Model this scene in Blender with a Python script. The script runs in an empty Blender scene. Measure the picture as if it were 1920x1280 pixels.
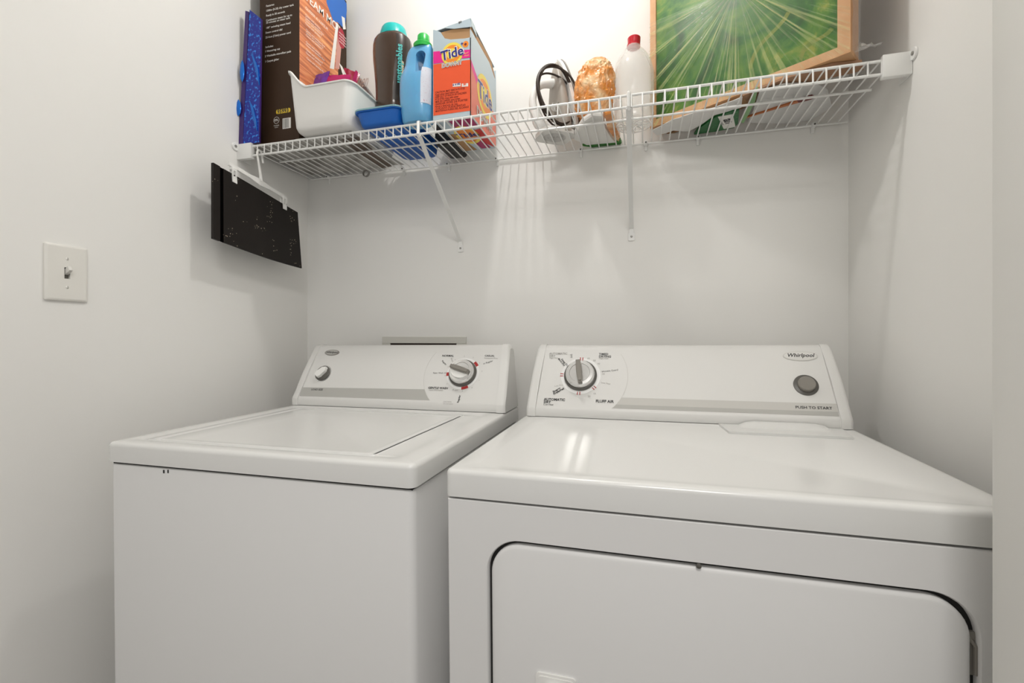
import bpy, bmesh, math, random
from mathutils import Vector, Matrix, Euler, noise
sc = bpy.context.scene
col = sc.collection
random.seed(7)

# ------------------------------------------------------------------ camera
FPX, YAW, CZ, SHY = 876.0, 0.2725, 1.1222, -6.8
cam_d = bpy.data.cameras.new('camera'); cam = bpy.data.objects.new('camera', cam_d); col.objects.link(cam)
cam_d.sensor_width = 36.0; cam_d.lens = FPX / 1920 * 36.0
cam_d.shift_y = SHY / 1920.0
cam_d.clip_start = 0.02
cam.location = (0, 0, CZ); cam.rotation_euler = (math.pi / 2, 0, YAW)
sc.camera = cam
# ------------------------------------------------------------------ world, view
w = bpy.data.worlds.new('world'); sc.world = w; w.use_nodes = True
bg = w.node_tree.nodes['Background']; bg.inputs[0].default_value = (1.0, 0.985, 0.96, 1); bg.inputs[1].default_value = 0.58
sc.view_settings.view_transform = 'Standard'; sc.view_settings.look = 'None'
sc.view_settings.gamma = 1.0; sc.view_settings.exposure = 0.12
sc.view_settings.use_curve_mapping = False
def area(name, loc, rot, size, power, c=(1, .97, .93)):
    d = bpy.data.lights.new(name, 'AREA'); d.shape = 'SQUARE'; d.size = size; d.energy = power; d.color = c
    o = bpy.data.objects.new(name, d); col.objects.link(o); o.location = loc; o.rotation_euler = rot
area('front_fill', (0.12, -0.45, 2.45), (0, 0, 0), 0.5, 17.0)  # added unseen fill above and behind the camera, brightens the machine fronts
BULB_AT = (-0.33, 1.00, 2.43); BULB_R = 0.026; BULB_W = 405.0

# ------------------------------------------------------------------ key planes (metres)
YB, XL, XR = 1.4542, -1.1886, 0.5338      # back, left, right wall
YF = 1.1493; ZD = 1.7073                  # shelf front edge, shelf deck
ZC = 2.56
def ray(x, y):
    u = (x - 960) / FPX; v = (640 + SHY - y) / FPX
    c, s = math.cos(YAW), math.sin(YAW)
    return Vector((-s + u * c, c + u * s, v))
C0 = Vector((0, 0, CZ))
def onplane(x, y, p, n):
    d = ray(x, y); return C0 + d * ((Vector(p) - C0).dot(Vector(n)) / d.dot(Vector(n)))
def aty(x, y, Y): return onplane(x, y, (0, Y, 0), (0, 1, 0))
def atz(x, y, Z): return onplane(x, y, (0, 0, Z), (0, 0, 1))
def atx(x, y, X): return onplane(x, y, (X, 0, 0), (1, 0, 0))

# ------------------------------------------------------------------ materials
MATS = {}
def mat(name, color, rough=.5, metal=0., spec=.5, coat=0., bump=None, trans=0., alpha=1., sss=0., emit=None, ior=1.45, vary=None):
    if name in MATS: return MATS[name]
    m = bpy.data.materials.new(name); m.use_nodes = True; nt = m.node_tree; b = nt.nodes['Principled BSDF']
    b.inputs['Base Color'].default_value = (*color, 1); b.inputs['Roughness'].default_value = rough
    b.inputs['Metallic'].default_value = metal; b.inputs['Specular IOR Level'].default_value = spec
    b.inputs['Coat Weight'].default_value = coat; b.inputs['Coat Roughness'].default_value = .05
    b.inputs['Transmission Weight'].default_value = trans; b.inputs['Alpha'].default_value = alpha
    b.inputs['IOR'].default_value = ior
    if sss: b.inputs['Subsurface Weight'].default_value = sss; b.inputs['Subsurface Scale'].default_value = .01
    if emit: b.inputs['Emission Color'].default_value = (*emit[0], 1); b.inputs['Emission Strength'].default_value = emit[1]
    tc = nt.nodes.new('ShaderNodeTexCoord')
    if bump:
        n = nt.nodes.new('ShaderNodeTexNoise'); n.inputs['Scale'].default_value = bump[0]; n.inputs['Detail'].default_value = 4
        bp = nt.nodes.new('ShaderNodeBump'); bp.inputs['Strength'].default_value = bump[1]; bp.inputs['Distance'].default_value = bump[2] if len(bump) > 2 else .002
        nt.links.new(tc.outputs['Object'], n.inputs['Vector']); nt.links.new(n.outputs['Fac'], bp.inputs['Height'])
        nt.links.new(bp.outputs['Normal'], b.inputs['Normal'])
    if vary:   # (scale, colour2, lo, hi)
        n = nt.nodes.new('ShaderNodeTexNoise'); n.inputs['Scale'].default_value = vary[0]; n.inputs['Detail'].default_value = 5
        r = nt.nodes.new('ShaderNodeValToRGB'); r.color_ramp.elements[0].position = vary[2]; r.color_ramp.elements[1].position = vary[3]
        r.color_ramp.elements[0].color = (*color, 1); r.color_ramp.elements[1].color = (*vary[1], 1)
        nt.links.new(tc.outputs['Object'], n.inputs['Vector']); nt.links.new(n.outputs['Fac'], r.inputs['Fac'])
        nt.links.new(r.outputs['Color'], b.inputs['Base Color'])
    MATS[name] = m; return m
M_wall = mat('wall_paint', (.83, .822, .795), .6, spec=.25, bump=(260, .12, .0006))
M_jamb = mat('jamb_paint', (.74, .735, .705), .5, spec=.3, bump=(260, .08, .0006))
M_ceil = mat('ceiling_paint', (.86, .85, .83), .8)
M_floor = mat('floor_vinyl', (.16, .13, .10), .4, vary=(6, (.12, .09, .07), .35, .65))
M_enamel = mat('white_enamel', (.72, .72, .705), .24, spec=.5, coat=.2)
M_side = mat('cabinet_enamel', (.75, .748, .742), .34, spec=.4, bump=(900, .05, .0003))
M_plastic = mat('console_plastic', (.71, .705, .685), .35, spec=.4)
M_cap = mat('console_cap_plastic', (.73, .725, .705), .3, spec=.4)
M_band = mat('silver_band', (.46, .455, .43), .5, spec=.2)
M_dark = mat('dark_gap', (.02, .019, .018), .7)
M_dgrey = mat('dark_grey_plastic', (.10, .095, .085), .35)
M_mgrey = mat('mid_grey_plastic', (.23, .215, .19), .35)
M_ink = mat('black_ink', (.03, .03, .03), .5)
M_ginkl = mat('grey_ink', (.36, .35, .33), .5)
M_red = mat('red_ink', (.42, .03, .03), .4)
M_chrome = mat('knob_chrome', (.78, .78, .77), .18, metal=.7)
M_line = mat('faint_line', (.62, .61, .58), .4)
M_wire = mat('wire_vinyl', (.84, .84, .82), .3, coat=.2)
M_ring = mat('pale_ring', (.86, .86, .85), .3, metal=.1)
PANEL = [M_plastic, M_ink, M_ginkl, M_line, M_ring, M_red]
M_screw = mat('screw_metal', (.35, .34, .32), .3, metal=.9)
M_whitep = mat('white_plastic', (.84, .835, .81), .35)
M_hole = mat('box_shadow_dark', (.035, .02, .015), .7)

# ------------------------------------------------------------------ mesh builder
OFF = {}
def getoff(p):
    while p is not None:
        if p.name in OFF: return OFF[p.name]
        p = p.parent
    return Vector((0, 0, 0))
class MB:
    def __init__(s): s.v = []; s.f = []; s.m = []; s.sm = []
    def add(s, vs, fs, mi=0, sm=False, T=None):
        o = len(s.v)
        for p in vs:
            p = Vector(p); s.v.append(T @ p if T is not None else p)
        for f in fs: s.f.append([i + o for i in f]); s.m.append(mi); s.sm.append(sm)
        return s
    def box(s, a, b, mi=0, T=None, bev=0., seg=2, sm=None):
        a = Vector(a); b = Vector(b)
        if bev > 0:
            bm = bmesh.new(); bmesh.ops.create_cube(bm, size=1)
            for v in bm.verts: v.co = Vector(((a[i] + b[i]) / 2 + v.co[i] * (b[i] - a[i]) for i in range(3)))
            bmesh.ops.bevel(bm, geom=bm.edges[:], offset=bev, segments=seg, affect='EDGES', profile=.5)
            s.bm(bm, mi, True if sm is None else sm, T); return s
        vs = [(x, y, z) for z in (a[2], b[2]) for y in (a[1], b[1]) for x in (a[0], b[0])]
        s.add(vs, [(0, 2, 3, 1), (4, 5, 7, 6), (0, 1, 5, 4), (2, 6, 7, 3), (0, 4, 6, 2), (1, 3, 7, 5)], mi, False, T); return s
    def bm(s, bm, mi=0, sm=False, T=None):
        bm.verts.ensure_lookup_table(); bmesh.ops.recalc_face_normals(bm, faces=bm.faces[:])
        s.add([v.co.copy() for v in bm.verts], [[v.index for v in f.verts] for f in bm.faces], mi, sm, T); bm.free(); return s
    def tube(s, pts, r, n=8, mi=0, cap=True, T=None, closed=False):
        pts = [Vector(p) for p in pts]; N = len(pts); rs = r if isinstance(r, (list, tuple)) else [r] * N
        vs = []; prev = None
        for i, p in enumerate(pts):
            if closed: t = pts[(i + 1) % N] - pts[i - 1]
            else: t = pts[min(i + 1, N - 1)] - pts[max(i - 1, 0)]
            t.normalize()
            if prev is None:
                a = Vector((0, 0, 1)) if abs(t.z) < .9 else Vector((1, 0, 0))
                u = t.cross(a).normalized()
            else: u = (prev - t * prev.dot(t)).normalized()
            prev = u; wv = t.cross(u)
            for k in range(n):
                an = 2 * math.pi * k / n; vs.append(p + (u * math.cos(an) + wv * math.sin(an)) * rs[i])
        fs = []
        for i in range(N if closed else N - 1):
            j = (i + 1) % N
            for k in range(n): fs.append((i * n + k, i * n + (k + 1) % n, j * n + (k + 1) % n, j * n + k))
        if cap and not closed: fs.append(list(range(n))[::-1]); fs.append([(N - 1) * n + k for k in range(n)])
        s.add(vs, fs, mi, True, T); return s
    def lathe(s, prof, c=(0, 0, 0), n=32, mi=0, T=None, sx=1., sy=1., sq=2.0, cap=True, sm=True):
        """profile [(r, z)] about the z axis at c; sq > 2 squares the section"""
        vs = []; c = Vector(c)
        for q in prof:
            r, z = q[0], q[1]; kx = q[2] if len(q) > 2 else sx; ky = q[3] if len(q) > 3 else sy
            for k in range(n):
                a = 2 * math.pi * k / n; ca, sa = math.cos(a), math.sin(a)
                x = abs(ca) ** (2 / sq) * (1 if ca > 0 else -1); y = abs(sa) ** (2 / sq) * (1 if sa > 0 else -1)
                vs.append(c + Vector((r * x * kx, r * y * ky, z)))
        fs = []
        for i in range(len(prof) - 1):
            for k in range(n): fs.append((i * n + k, i * n + (k + 1) % n, (i + 1) * n + (k + 1) % n, (i + 1) * n + k))
        if cap: fs.append(list(range(n))[::-1]); fs.append([(len(prof) - 1) * n + k for k in range(n)])
        s.add(vs, fs, mi, sm, T); return s
    def prism(s, poly, h0, h1, mi=0, T=None, sm=False):
        """polygon (x, y) extruded along z, h0..h1, in the frame T"""
        n = len(poly); vs = [(p[0], p[1], h0) for p in poly] + [(p[0], p[1], h1) for p in poly]
        fs = [list(range(n))[::-1], [n + i for i in range(n)]] + [(i, (i + 1) % n, n + (i + 1) % n, n + i) for i in range(n)]
        s.add(vs, fs, mi, sm, T); return s
    def flat(s, poly, h, mi=0, T=None):
        s.add([(p[0], p[1], h) for p in poly], [list(range(len(poly)))], mi, False, T); return s
    def merge(s, o, k):
        n = len(s.v); s.v += o.v; s.f += [[i + n for i in f] for f in o.f]; s.m += [i + k for i in o.m]; s.sm += o.sm; return s
    def build(s, name, mats, parent=None, local=False, origin=None):
        if not isinstance(mats, (list, tuple)): mats = [mats]
        off = Vector((0, 0, 0))
        if parent is not None and not local: off = getoff(parent)
        if parent is None and origin is not None: off = Vector(origin)
        me = bpy.data.meshes.new(name); me.from_pydata([p - off for p in s.v], [], s.f)
        for m in mats: me.materials.append(m)
        for i, p in enumerate(me.polygons): p.material_index = s.m[i]; p.use_smooth = s.sm[i]
        me.validate(); me.update()
        o = bpy.data.objects.new(name, me); col.objects.link(o)
        if parent is not None: o.parent = parent
        elif origin is not None: o.location = off; OFF[o.name] = off
        if any(s.sm):
            try: me.set_sharp_from_angle(angle=math.radians(40))
            except Exception: pass
        return o
def thing(name, label, cat, loc=(0, 0, 0), rot=(0, 0, 0), group=None):
    o = bpy.data.objects.new(name, None); col.objects.link(o); o.location = loc; o.rotation_euler = rot
    o.empty_display_size = .05; OFF[o.name] = Vector(loc)
    o['label'] = label; o['category'] = cat
    if group: o['group'] = group
    return o
def tag(o, label, cat, group=None):
    o['label'] = label; o['category'] = cat
    if group: o['group'] = group
    return o
def struct(o, label=None):
    o['kind'] = 'structure'
    if label: o['label'] = label
    return o
def frame(o, ex, ey):
    """4x4 with x along ex, y along ey, z = ex x ey"""
    ex = Vector(ex).normalized(); ey = Vector(ey); ey = (ey - ex * ey.dot(ex)).normalized(); ez = ex.cross(ey); o = Vector(o)
    return Matrix(((ex.x, ey.x, ez.x, o.x), (ex.y, ey.y, ez.y, o.y), (ex.z, ey.z, ez.z, o.z), (0, 0, 0, 1)))
def px(T, x, y):
    """pixel of the photograph -> coordinates in the plane of frame T"""
    n = T.to_3x3() @ Vector((0, 0, 1)); p = onplane(x, y, T.to_translation(), n)
    q = T.inverted() @ p; return (q.x, q.y)
TXT = {}
def text(mb, s, size, at, T, ang=0., mi=0, h=.0006, align='LEFT', shear=0., bold=0., sx=1.):
    """lettering laid on the plane of frame T"""
    key = (s, align, shear, bold)
    if key not in TXT:
        cu = bpy.data.curves.new('t', 'FONT'); cu.body = s; cu.size = 1; cu.align_x = align; cu.align_y = 'CENTER'; cu.resolution_u = 2
        cu.shear = shear; cu.offset = bold
        o = bpy.data.objects.new('t', cu); col.objects.link(o); bpy.context.view_layer.update()
        dg = bpy.context.evaluated_depsgraph_get(); e = o.evaluated_get(dg); me = e.to_mesh()
        TXT[key] = ([v.co.copy() for v in me.vertices], [list(p.vertices) for p in me.polygons]); e.to_mesh_clear()
        bpy.data.objects.remove(o); bpy.data.curves.remove(cu)
    vs, fs = TXT[key]; ca, sa = math.cos(ang), math.sin(ang)
    mb.add([(at[0] + (v.x * ca * sx - v.y * sa) * size, at[1] + (v.x * sa * sx + v.y * ca) * size, h) for v in vs], fs, mi, False, T)
def ellipse(cx, cy, rx, ry, n=40, a0=0, a1=2 * math.pi, rot=0.):
    out = []
    for i in range(n):
        a = a0 + (a1 - a0) * i / (n if abs(a1 - a0 - 2 * math.pi) < 1e-6 else n - 1)
        x, y = rx * math.cos(a), ry * math.sin(a); out.append((cx + x * math.cos(rot) - y * math.sin(rot), cy + x * math.sin(rot) + y * math.cos(rot)))
    return out
def rrect(x0, y0, x1, y1, r, n=8):
    out = []
    for cx, cy, a in ((x1 - r, y1 - r, 0), (x0 + r, y1 - r, 90), (x0 + r, y0 + r, 180), (x1 - r, y0 + r, 270)):
        for i in range(n + 1): t = math.radians(a + 90 * i / n); out.append((cx + r * math.cos(t), cy + r * math.sin(t)))
    return out

# ------------------------------------------------------------------ room
YH = -1.6
struct(MB().box((XL - .12, YB, 0), (XR + .12, YB + .12, ZC)).build('wall_back', M_wall))
struct(MB().box((XL - .12, YH, 0), (XL, YB, ZC)).build('wall_left', M_wall))
struct(MB().box((XR, .60, 0), (XR + .12, YB, ZC)).build('wall_right', M_wall))
JX = .5787 * .60
struct(MB().box((JX, .49, 0), (1.5, .60, ZC), bev=.004).build('wall_front', M_jamb))
struct(MB().box((XL - .12, YH, -.05), (1.5, YB + .12, 0)).build('floor', M_floor))
struct(MB().box((XL - .12, YH, ZC), (1.5, YB + .12, ZC + .05)).build('ceiling', M_ceil))
# ceiling lamp of the closet
t = thing('ceiling_light', 'small bare bulb lamp on the closet ceiling above the shelf', 'lamp', (BULB_AT[0], BULB_AT[1], ZC))
MB().lathe([(.0, .0), (.065, .0), (.065, -.012), (.03, -.03), (.024, -.085), (.0, -.085)][::-1], (BULB_AT[0], BULB_AT[1], ZC), cap=False).build('socket', M_whitep, t)
bx, by, bz = BULB_AT
M_bulb = mat('bulb_glow', (.9, .9, .9), .5, emit=((1, .975, .94), BULB_W))
MB().lathe([(BULB_R * math.sin(math.pi * i / 12) + .0001, -BULB_R * math.cos(math.pi * i / 12)) for i in range(13)], BULB_AT, n=24).build('bulb', M_bulb, t)

# ------------------------------------------------------------------ wall fixtures
def switch():
    X = XL; y0, y1, z0, z1 = .6662, .7433, 1.2010, 1.3195
    t = thing('light_switch', 'white single toggle light switch on the left wall', 'light switch', (X, (y0 + y1) / 2, z0))
    T = frame((X, (y0 + y1) / 2, (z0 + z1) / 2), (0, 1, 0), (0, 0, 1)); hw, hh = (y1 - y0) / 2, (z1 - z0) / 2   # z of frame = +x
    m = MB(); ring = []
    for d, ins in ((0, 0), (.0045, .0), (.0062, .0022), (.0066, .005)): ring.append([(x, y, d) for x, y in rrect(-hw + ins, -hh + ins, hw - ins, hh - ins, .003, 4)])
    n = len(ring[0]); vs = sum(ring, [])
    fs = [(i * n + k, i * n + (k + 1) % n, (i + 1) * n + (k + 1) % n, (i + 1) * n + k) for i in range(3) for k in range(n)]
    hole = [(-.0052, -.012, .0066), (.0052, -.012, .0066), (.0052, .012, .0066), (-.0052, .012, .0066)]
    m.add(vs, fs, 0, True, T)
    # plate face with its slot
    o = hw - .005; p = hh - .005
    m.add([(-o, -p, .0066), (o, -p, .0066), (o, p, .0066), (-o, p, .0066)] + hole + [(x, y, .001) for x, y, z in hole],
          [(0, 1, 5, 4), (1, 2, 6, 5), (2, 3, 7, 6), (3, 0, 4, 7), (4, 5, 9, 8), (5, 6, 10, 9), (6, 7, 11, 10), (7, 4, 8, 11)], 0, False, T)
    m.build('cover_plate', mat('switch_plastic', (.78, .765, .72), .35), t)
    MB().add([(-.005, -.0115, .0015), (.005, -.0115, .0015), (.005, .0115, .0015), (-.005, .0115, .0015)], [(0, 1, 2, 3)], 0, False, T).build('slot', mat('slot_grey', (.12, .115, .1), .6), t)
    R = T @ Matrix.Rotation(math.radians(-32), 4, 'X')
    m = MB(); m.box((-.0036, -.0055, .001), (.0036, .0055, .019), T=R @ Matrix.Translation((0, 0, 0)), bev=.0012); m.build('toggle', mat('toggle_plastic', (.7, .69, .65), .3), t)
    for s in (-1, 1):
        m = MB(); m.lathe([(.0001, .008), (.002, .0078), (.0033, .0066)][::-1], (0, s * .0302, 0), 16, T=T, cap=False)
        m.box((-.0004, s * .0302 - .0026, .0066), (.0004, s * .0302 + .0026, .0082), 1, T=T); m.build('screw', [mat('switch_plastic', (0, 0, 0)), M_screw], t)
switch()
def outlet_box():
    x0, x1, z1 = -.8757, -.5627, 1.126
    t = thing('washer_outlet_box', 'white washer hookup box set in the back wall behind the washer', 'wall box', ((x0 + x1) / 2, YB, .95))
    z0 = .93; hx0, hx1, hz1, hz0 = x0 + .0313, x1 - .0343, 1.1035, .96
    m = MB()
    for a, b in (((x0, YB - .006, hz1), (x1, YB - .0005, z1)), ((x0, YB - .006, z0), (x1, YB - .0005, hz0)), ((x0, YB - .006, hz0), (hx0, YB - .0005, hz1)), ((hx1, YB - .006, hz0), (x1, YB - .0005, hz1))):
        m.box(a, b, bev=.001, seg=1)
    m.build('frame', mat('outlet_box_plastic', (.66, .65, .60), .4), t)
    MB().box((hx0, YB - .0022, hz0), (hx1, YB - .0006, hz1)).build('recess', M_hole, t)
outlet_box()

# ------------------------------------------------------------------ machines
def bevel_box_bm(a, b, bev_v, bev_top, seg=4):
    bm = bmesh.new(); bmesh.ops.create_cube(bm, size=1)
    for v in bm.verts: v.co = Vector(((a[i] + b[i]) / 2 + v.co[i] * (b[i] - a[i]) for i in range(3)))
    vert = [e for e in bm.edges if abs((e.verts[0].co - e.verts[1].co).z) > 1e-5]
    bmesh.ops.bevel(bm, geom=vert, offset=bev_v, segments=seg, affect='EDGES', profile=.5)
    if bev_top:
        zt = max(v.co.z for v in bm.verts)
        top = [e for e in bm.edges if all(abs(v.co.z - zt) < 1e-5 for v in e.verts)]
        bmesh.ops.bevel(bm, geom=top, offset=bev_top, segments=3, affect='EDGES', profile=.5)
    return bm
def plate_top(mb, x0, y0, x1, y1, z0, z1, bev, rc, steps, T=None):
    """enamel top: skirt, rounded edge, then pressed steps [(x0,y0,x1,y1,r,z)] inward, last one filled"""
    rings = []
    rings.append((x0, y0, x1, y1, rc, z0))
    for k in range(5):
        a = math.pi / 2 * k / 4; i = bev * (1 - math.cos(a)); rings.append((x0 + i, y0 + i, x1 - i, y1 - i, max(rc - i, .002), z1 - bev + bev * math.sin(a)))
    rings += steps
    n = None; vs = []
    for r in rings:
        pts = rrect(*r[:5], 6); n = len(pts); vs += [(p[0], p[1], r[5]) for p in pts]
    fs = [(i * n + k, i * n + (k + 1) % n, (i + 1) * n + (k + 1) % n, (i + 1) * n + k) for i in range(len(rings) - 1) for k in range(n)]
    fs.append([(len(rings) - 1) * n + k for k in range(n)]); fs.append(list(range(n))[::-1])
    mb.add(vs, fs, 0, True, T)

def console(root, x0, x1, yb, z0, R, prefix_T=None):
    """leaning control console in the machine's frame. yb = front foot y"""
    # profile (y, z) from the foot round the face and over the top
    prof = [(yb, z0), (yb - .001, z0 + .003), (yb - .001, z0 + .019), (yb + .002, z0 + .023)]
    A = Vector((0, yb + .002, z0 + .023)); B = Vector((0, yb + .086, z0 + .168))
    prof += [(B.y, B.z), (B.y + .006, B.z + .008), (B.y + .016, B.z + .012), (yb + .128, B.z + .010), (yb + .134, B.z + .004), (yb + .134, z0)]
    cap = .024; tap = .011
    def xe(z, side):   # the ends taper towards the top
        t = (z - z0) / .18; d = tap * t ** 1.6
        return x0 + d if side < 0 else x1 - d
    m = MB(); n = len(prof); vs = []
    for q in (0, 1):
        for (y, z) in prof: vs.append((xe(z, -1) + cap if q == 0 else xe(z, 1) - cap, y, z))
    fs = [(i, (i + 1) % n, n + (i + 1) % n, n + i) for i in range(n)] + [list(range(n)), [n + i for i in range(n)][::-1]]
    m.add(vs, fs, 0, False)
    panel = m
    for side in (-1, 1):
        m = MB(); vs = []; e = .0015
        prof2 = [(yb - .004, z0), (yb - .0045, z0 + .019), (yb - .002, z0 + .024)] + [(A.y - e + (B.y - A.y) * k / 6 - .004 * math.sin(math.pi * k / 6), A.z + (B.z - A.z) * k / 6) for k in range(1, 6)] + \
                [(B.y - e, B.z), (B.y + .004, B.z + .009), (B.y + .014, B.z + .0145), (yb + .122, B.z + .0125), (yb + .134, B.z + .004), (yb + .135, z0)]
        n = len(prof2); cy, cz = yb + .08, z0 + .08
        for j, (dx, sh) in enumerate(((cap, 1.), (.008, 1.), (.003, .975), (0., .93))):
            for (y, z) in prof2:
                yy = cy + (y - cy) * sh; zz = z0 + (z - z0) * (sh if z > z0 + .01 else 1)
                X = xe(z, side) + (dx if side < 0 else -dx); vs.append((X, yy, zz))
        fs = []
        for j in range(3):
            for i in range(n):
                q = (j * n + i, j * n + (i + 1) % n, (j + 1) * n + (i + 1) % n, (j + 1) * n + i); fs.append(q if side < 0 else q[::-1])
        fs.append([3 * n + i for i in range(n)][::1 if side > 0 else -1]); fs.append([i for i in range(n)][::-1 if side > 0 else 1])
        m.add(vs, fs, 0, True); m.build('end_cap', M_cap, root, local=True)
    Tl = frame(A, (1, 0, 0), B - A)      # frame of the face in the machine's frame
    return Tl, panel
def ringband(mb, cx, cy, r0, r1, h0, h1, mi, T, n=40):
    o = [(cx + r1 * math.cos(2 * math.pi * k / n), cy + r1 * math.sin(2 * math.pi * k / n)) for k in range(n)]
    i = [(cx + r0 * math.cos(2 * math.pi * k / n), cy + r0 * math.sin(2 * math.pi * k / n)) for k in range(n)]
    vs = [(x, y, h0) for x, y in o] + [(x, y, h1) for x, y in o] + [(x, y, h1) for x, y in i]
    fs = [(a, (a + 1) % n, n + (a + 1) % n, n + a) for a in range(n)] + [(n + a, n + (a + 1) % n, 2 * n + (a + 1) % n, 2 * n + a) for a in range(n)]
    mb.add(vs, fs, mi, True, T)
def dial(root, T, c, r, ang, skirt):
    """big selector knob: dark skirt, pale dome, grip bar"""
    k = thing_part = MB()
    F = T @ Matrix.Translation((c[0], c[1], 0))
    k.lathe([(r * 1.0, 0), (r * 1.0, .006), (r * .93, .009), (.0001, .009)], n=48, T=F, cap=False)
    d = k.build('dial', M_dgrey, root, local=True)
    m = MB(); m.lathe([(r * .88, .009), (r * .86, .018), (r * .80, .021), (r * .62, .0215), (r * .60, .0205), (.0001, .0205)], n=48, T=F, cap=False)
    m.build('dial_cap', M_chrome, d, local=True)
    G = F @ Matrix.Rotation(ang, 4, 'Z')
    m = MB(); L = r * .74; W = r * .17
    po = [(-L, -W * .7), (-L * .5, -W), (L * .5, -W), (L, -W * .8), (L, W * .8), (L * .5, W), (-L * .5, W), (-L, W * .7)]
    m.prism(po, .0205, .034, T=G); m.prism([(p[0] * .9, p[1] * .7) for p in po], .034, .0365, T=G); m.build('grip', M_mgrey if skirt else M_whitep, d, local=True)
    return d

# --- washer
WX, WY, WW = -1.0315, .687, .6829
wr = thing('washing_machine', 'white top load washing machine left of the dryer with lid closed', 'washing machine', (WX, WY, 0), (.0047, -.0059, -.0024))
def machine_frame(T, root):
    root_m = Matrix.Translation(root.location) @ root.rotation_euler.to_matrix().to_4x4()
    return root_m @ T
m = MB(); m.bm(bevel_box_bm((.004, .004, .03), (WW - .004, .655, .870), .014, .003), 0, True); m.build('cabinet', M_side, wr, local=True)
for x in (.04, WW - .04):
    for y in (.05, .60): MB().lathe([(.018, -.002), (.02, .004), (.012, .008), (.012, .032)], (x, y, 0), 16).build('levelling_foot', M_dgrey, wr, local=True)
MB().box((.008, .009, .8685), (WW - .008, .65, .876)).build('seam', M_dark, wr, local=True)
zt = .914
m = MB()
plate_top(m, 0, 0, WW, .66, .875, zt, .009, .014, [
    (.030, .030, WW - .045, .492, .02, zt), (.036, .036, WW - .052, .486, .02, zt - .0022),
    (.052, .0385, WW - .096, .474, .012, zt - .0022), (.0555, .0395, WW - .0985, .470, .012, zt), (.072, .04, WW - .0985, .4665, .012, zt), (.078, .04, WW - .099, .465, .012, zt - .0045)])
m.build('top_panel', M_enamel, wr, local=True)
m = MB(); lx0, ly0, lx1, ly1 = .084, .0425, WW - .1045, .456
plate_top(m, lx0, ly0, lx1, ly1, zt - .0042, zt + .0005, .002, .010, [(.136, ly0 + .009, lx1 - .012, ly1 - .012, .01, zt + .0004), (.146, ly0 + .017, lx1 - .020, ly1 - .020, .01, zt - .0016)])
m.build('lid', M_enamel, wr, local=True)
MB().box((lx1 + .0002, ly0 + .004, zt - .004), (lx1 + .0052, ly1 - .004, zt - .0009)).build('lid_gap', M_dark, wr, local=True)
Tw, pan = console(wr, 0, WW, .5145, zt + .0015, 0)
Tg = machine_frame(Tw, wr)
P = lambda x, y: px(Tg, x, y)
# silver band with the round dial field cut out
c = P(868, 700); rd = abs(P(793, 715)[0] - c[0]) * 1.0
xl = .026; xr = WW - .026
yb0, yb1 = .004, P(620, 725)[1]
arc = [(c[0] + rd * math.cos(a), c[1] + rd * math.sin(a)) for a in [math.radians(180 + k * 5) for k in range(-2, 18)]]
arc = [p for p in arc if yb0 < p[1] < yb1]
ax = lambda yy: c[0] - math.sqrt(max(rd * rd - (yy - c[1]) ** 2, 0))
po = [(xl, yb0), (ax(yb0), yb0)] + arc[::-1] + [(ax(yb1), yb1), (xl, yb1 - .004)]
MB().prism(po, .0001, .0005, T=Tw).build('silver_band', M_band, wr, local=True)
# printed field outline and lettering
m = MB()
for k in range(30):
    a0, a1 = [math.radians(105 + 150 * j / 30) for j in (k, k + 1)]
    q = [(c[0] + r * math.cos(a), c[1] + r * math.sin(a)) for r, a in ((rd, a0), (rd, a1), (rd + .001, a1), (rd + .001, a0))]
    if all(.0 < p[1] < .165 for p in q): m.flat(q, .0007, 2, Tw)
text(m, 'NORMAL', .009, P(829, 667), Tw, 0, 0, bold=.02); text(m, 'CASUAL', .008, P(909, 667), Tw, 0, 0, bold=.02); text(m, 'Permanent Press', .006, P(908, 671.5), Tw, 0, 1)
text(m, 'GENTLE WASH', .009, P(803, 727), Tw, 0, 0, bold=.03); text(m, 'Hand Washables', .0065, P(804, 731), Tw, 0, 1)
text(m, 'Super Wash 10', .0065, P(812, 699), Tw, 0, 0); text(m, 'Regular', .007, P(829, 676), Tw, -.7, 0); text(m, 'Rinse', .007, P(846, 671), Tw, -1.0, 1)
text(m, 'to Regular', .007, P(906, 682), Tw, .35, 0); text(m, 'Regular', .0075, P(858.5, 755), Tw, 1.5, 0, bold=.02); text(m, 'OFF', .006, P(852, 732), Tw, 0, 1)
text(m, 'CAUTION', .0055, P(831, 753), Tw, 0, 1); text(m, 'Do not open', .0055, P(831, 756.5), Tw, 0, 1)
text(m, 'LOAD SIZE', .0085, P(584, 730), Tw, 0, 0, bold=.02, h=.0009)
for a in range(0, 360, 30):
    r0, r1 = .050, .0535; an = math.radians(a + 8)
    text(m, str((a // 30) % 10), .006, (c[0] + .055 * math.cos(an), c[1] + .055 * math.sin(an)), Tw, 0, 1)
pan.merge(m, 1)
m = MB(); ringband(m, c[0], c[1], .0415, .049, .0002, .0008, 0, Tw); pan.merge(m, 4)
m = MB()
for a, wd in ((38, .012), (48, .004), (184, .011), (284, .014), (296, .006)):
    an = math.radians(a); G = Tw @ Matrix.Translation((c[0], c[1], 0)) @ Matrix.Rotation(an, 4, 'Z')
    m.prism([(.042, -wd / 2), (.050, -wd / 2), (.050, wd / 2), (.042, wd / 2)], .0008, .0012, T=G)
pan.merge(m, 5).build('control_panel', PANEL, wr, local=True)
dl = dial(wr, Tw, c, .041, math.radians(-18), 1)
g = Tw @ Matrix.Translation((c[0], c[1], 0)) @ Matrix.Rotation(math.radians(-18), 4, 'Z')
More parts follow.
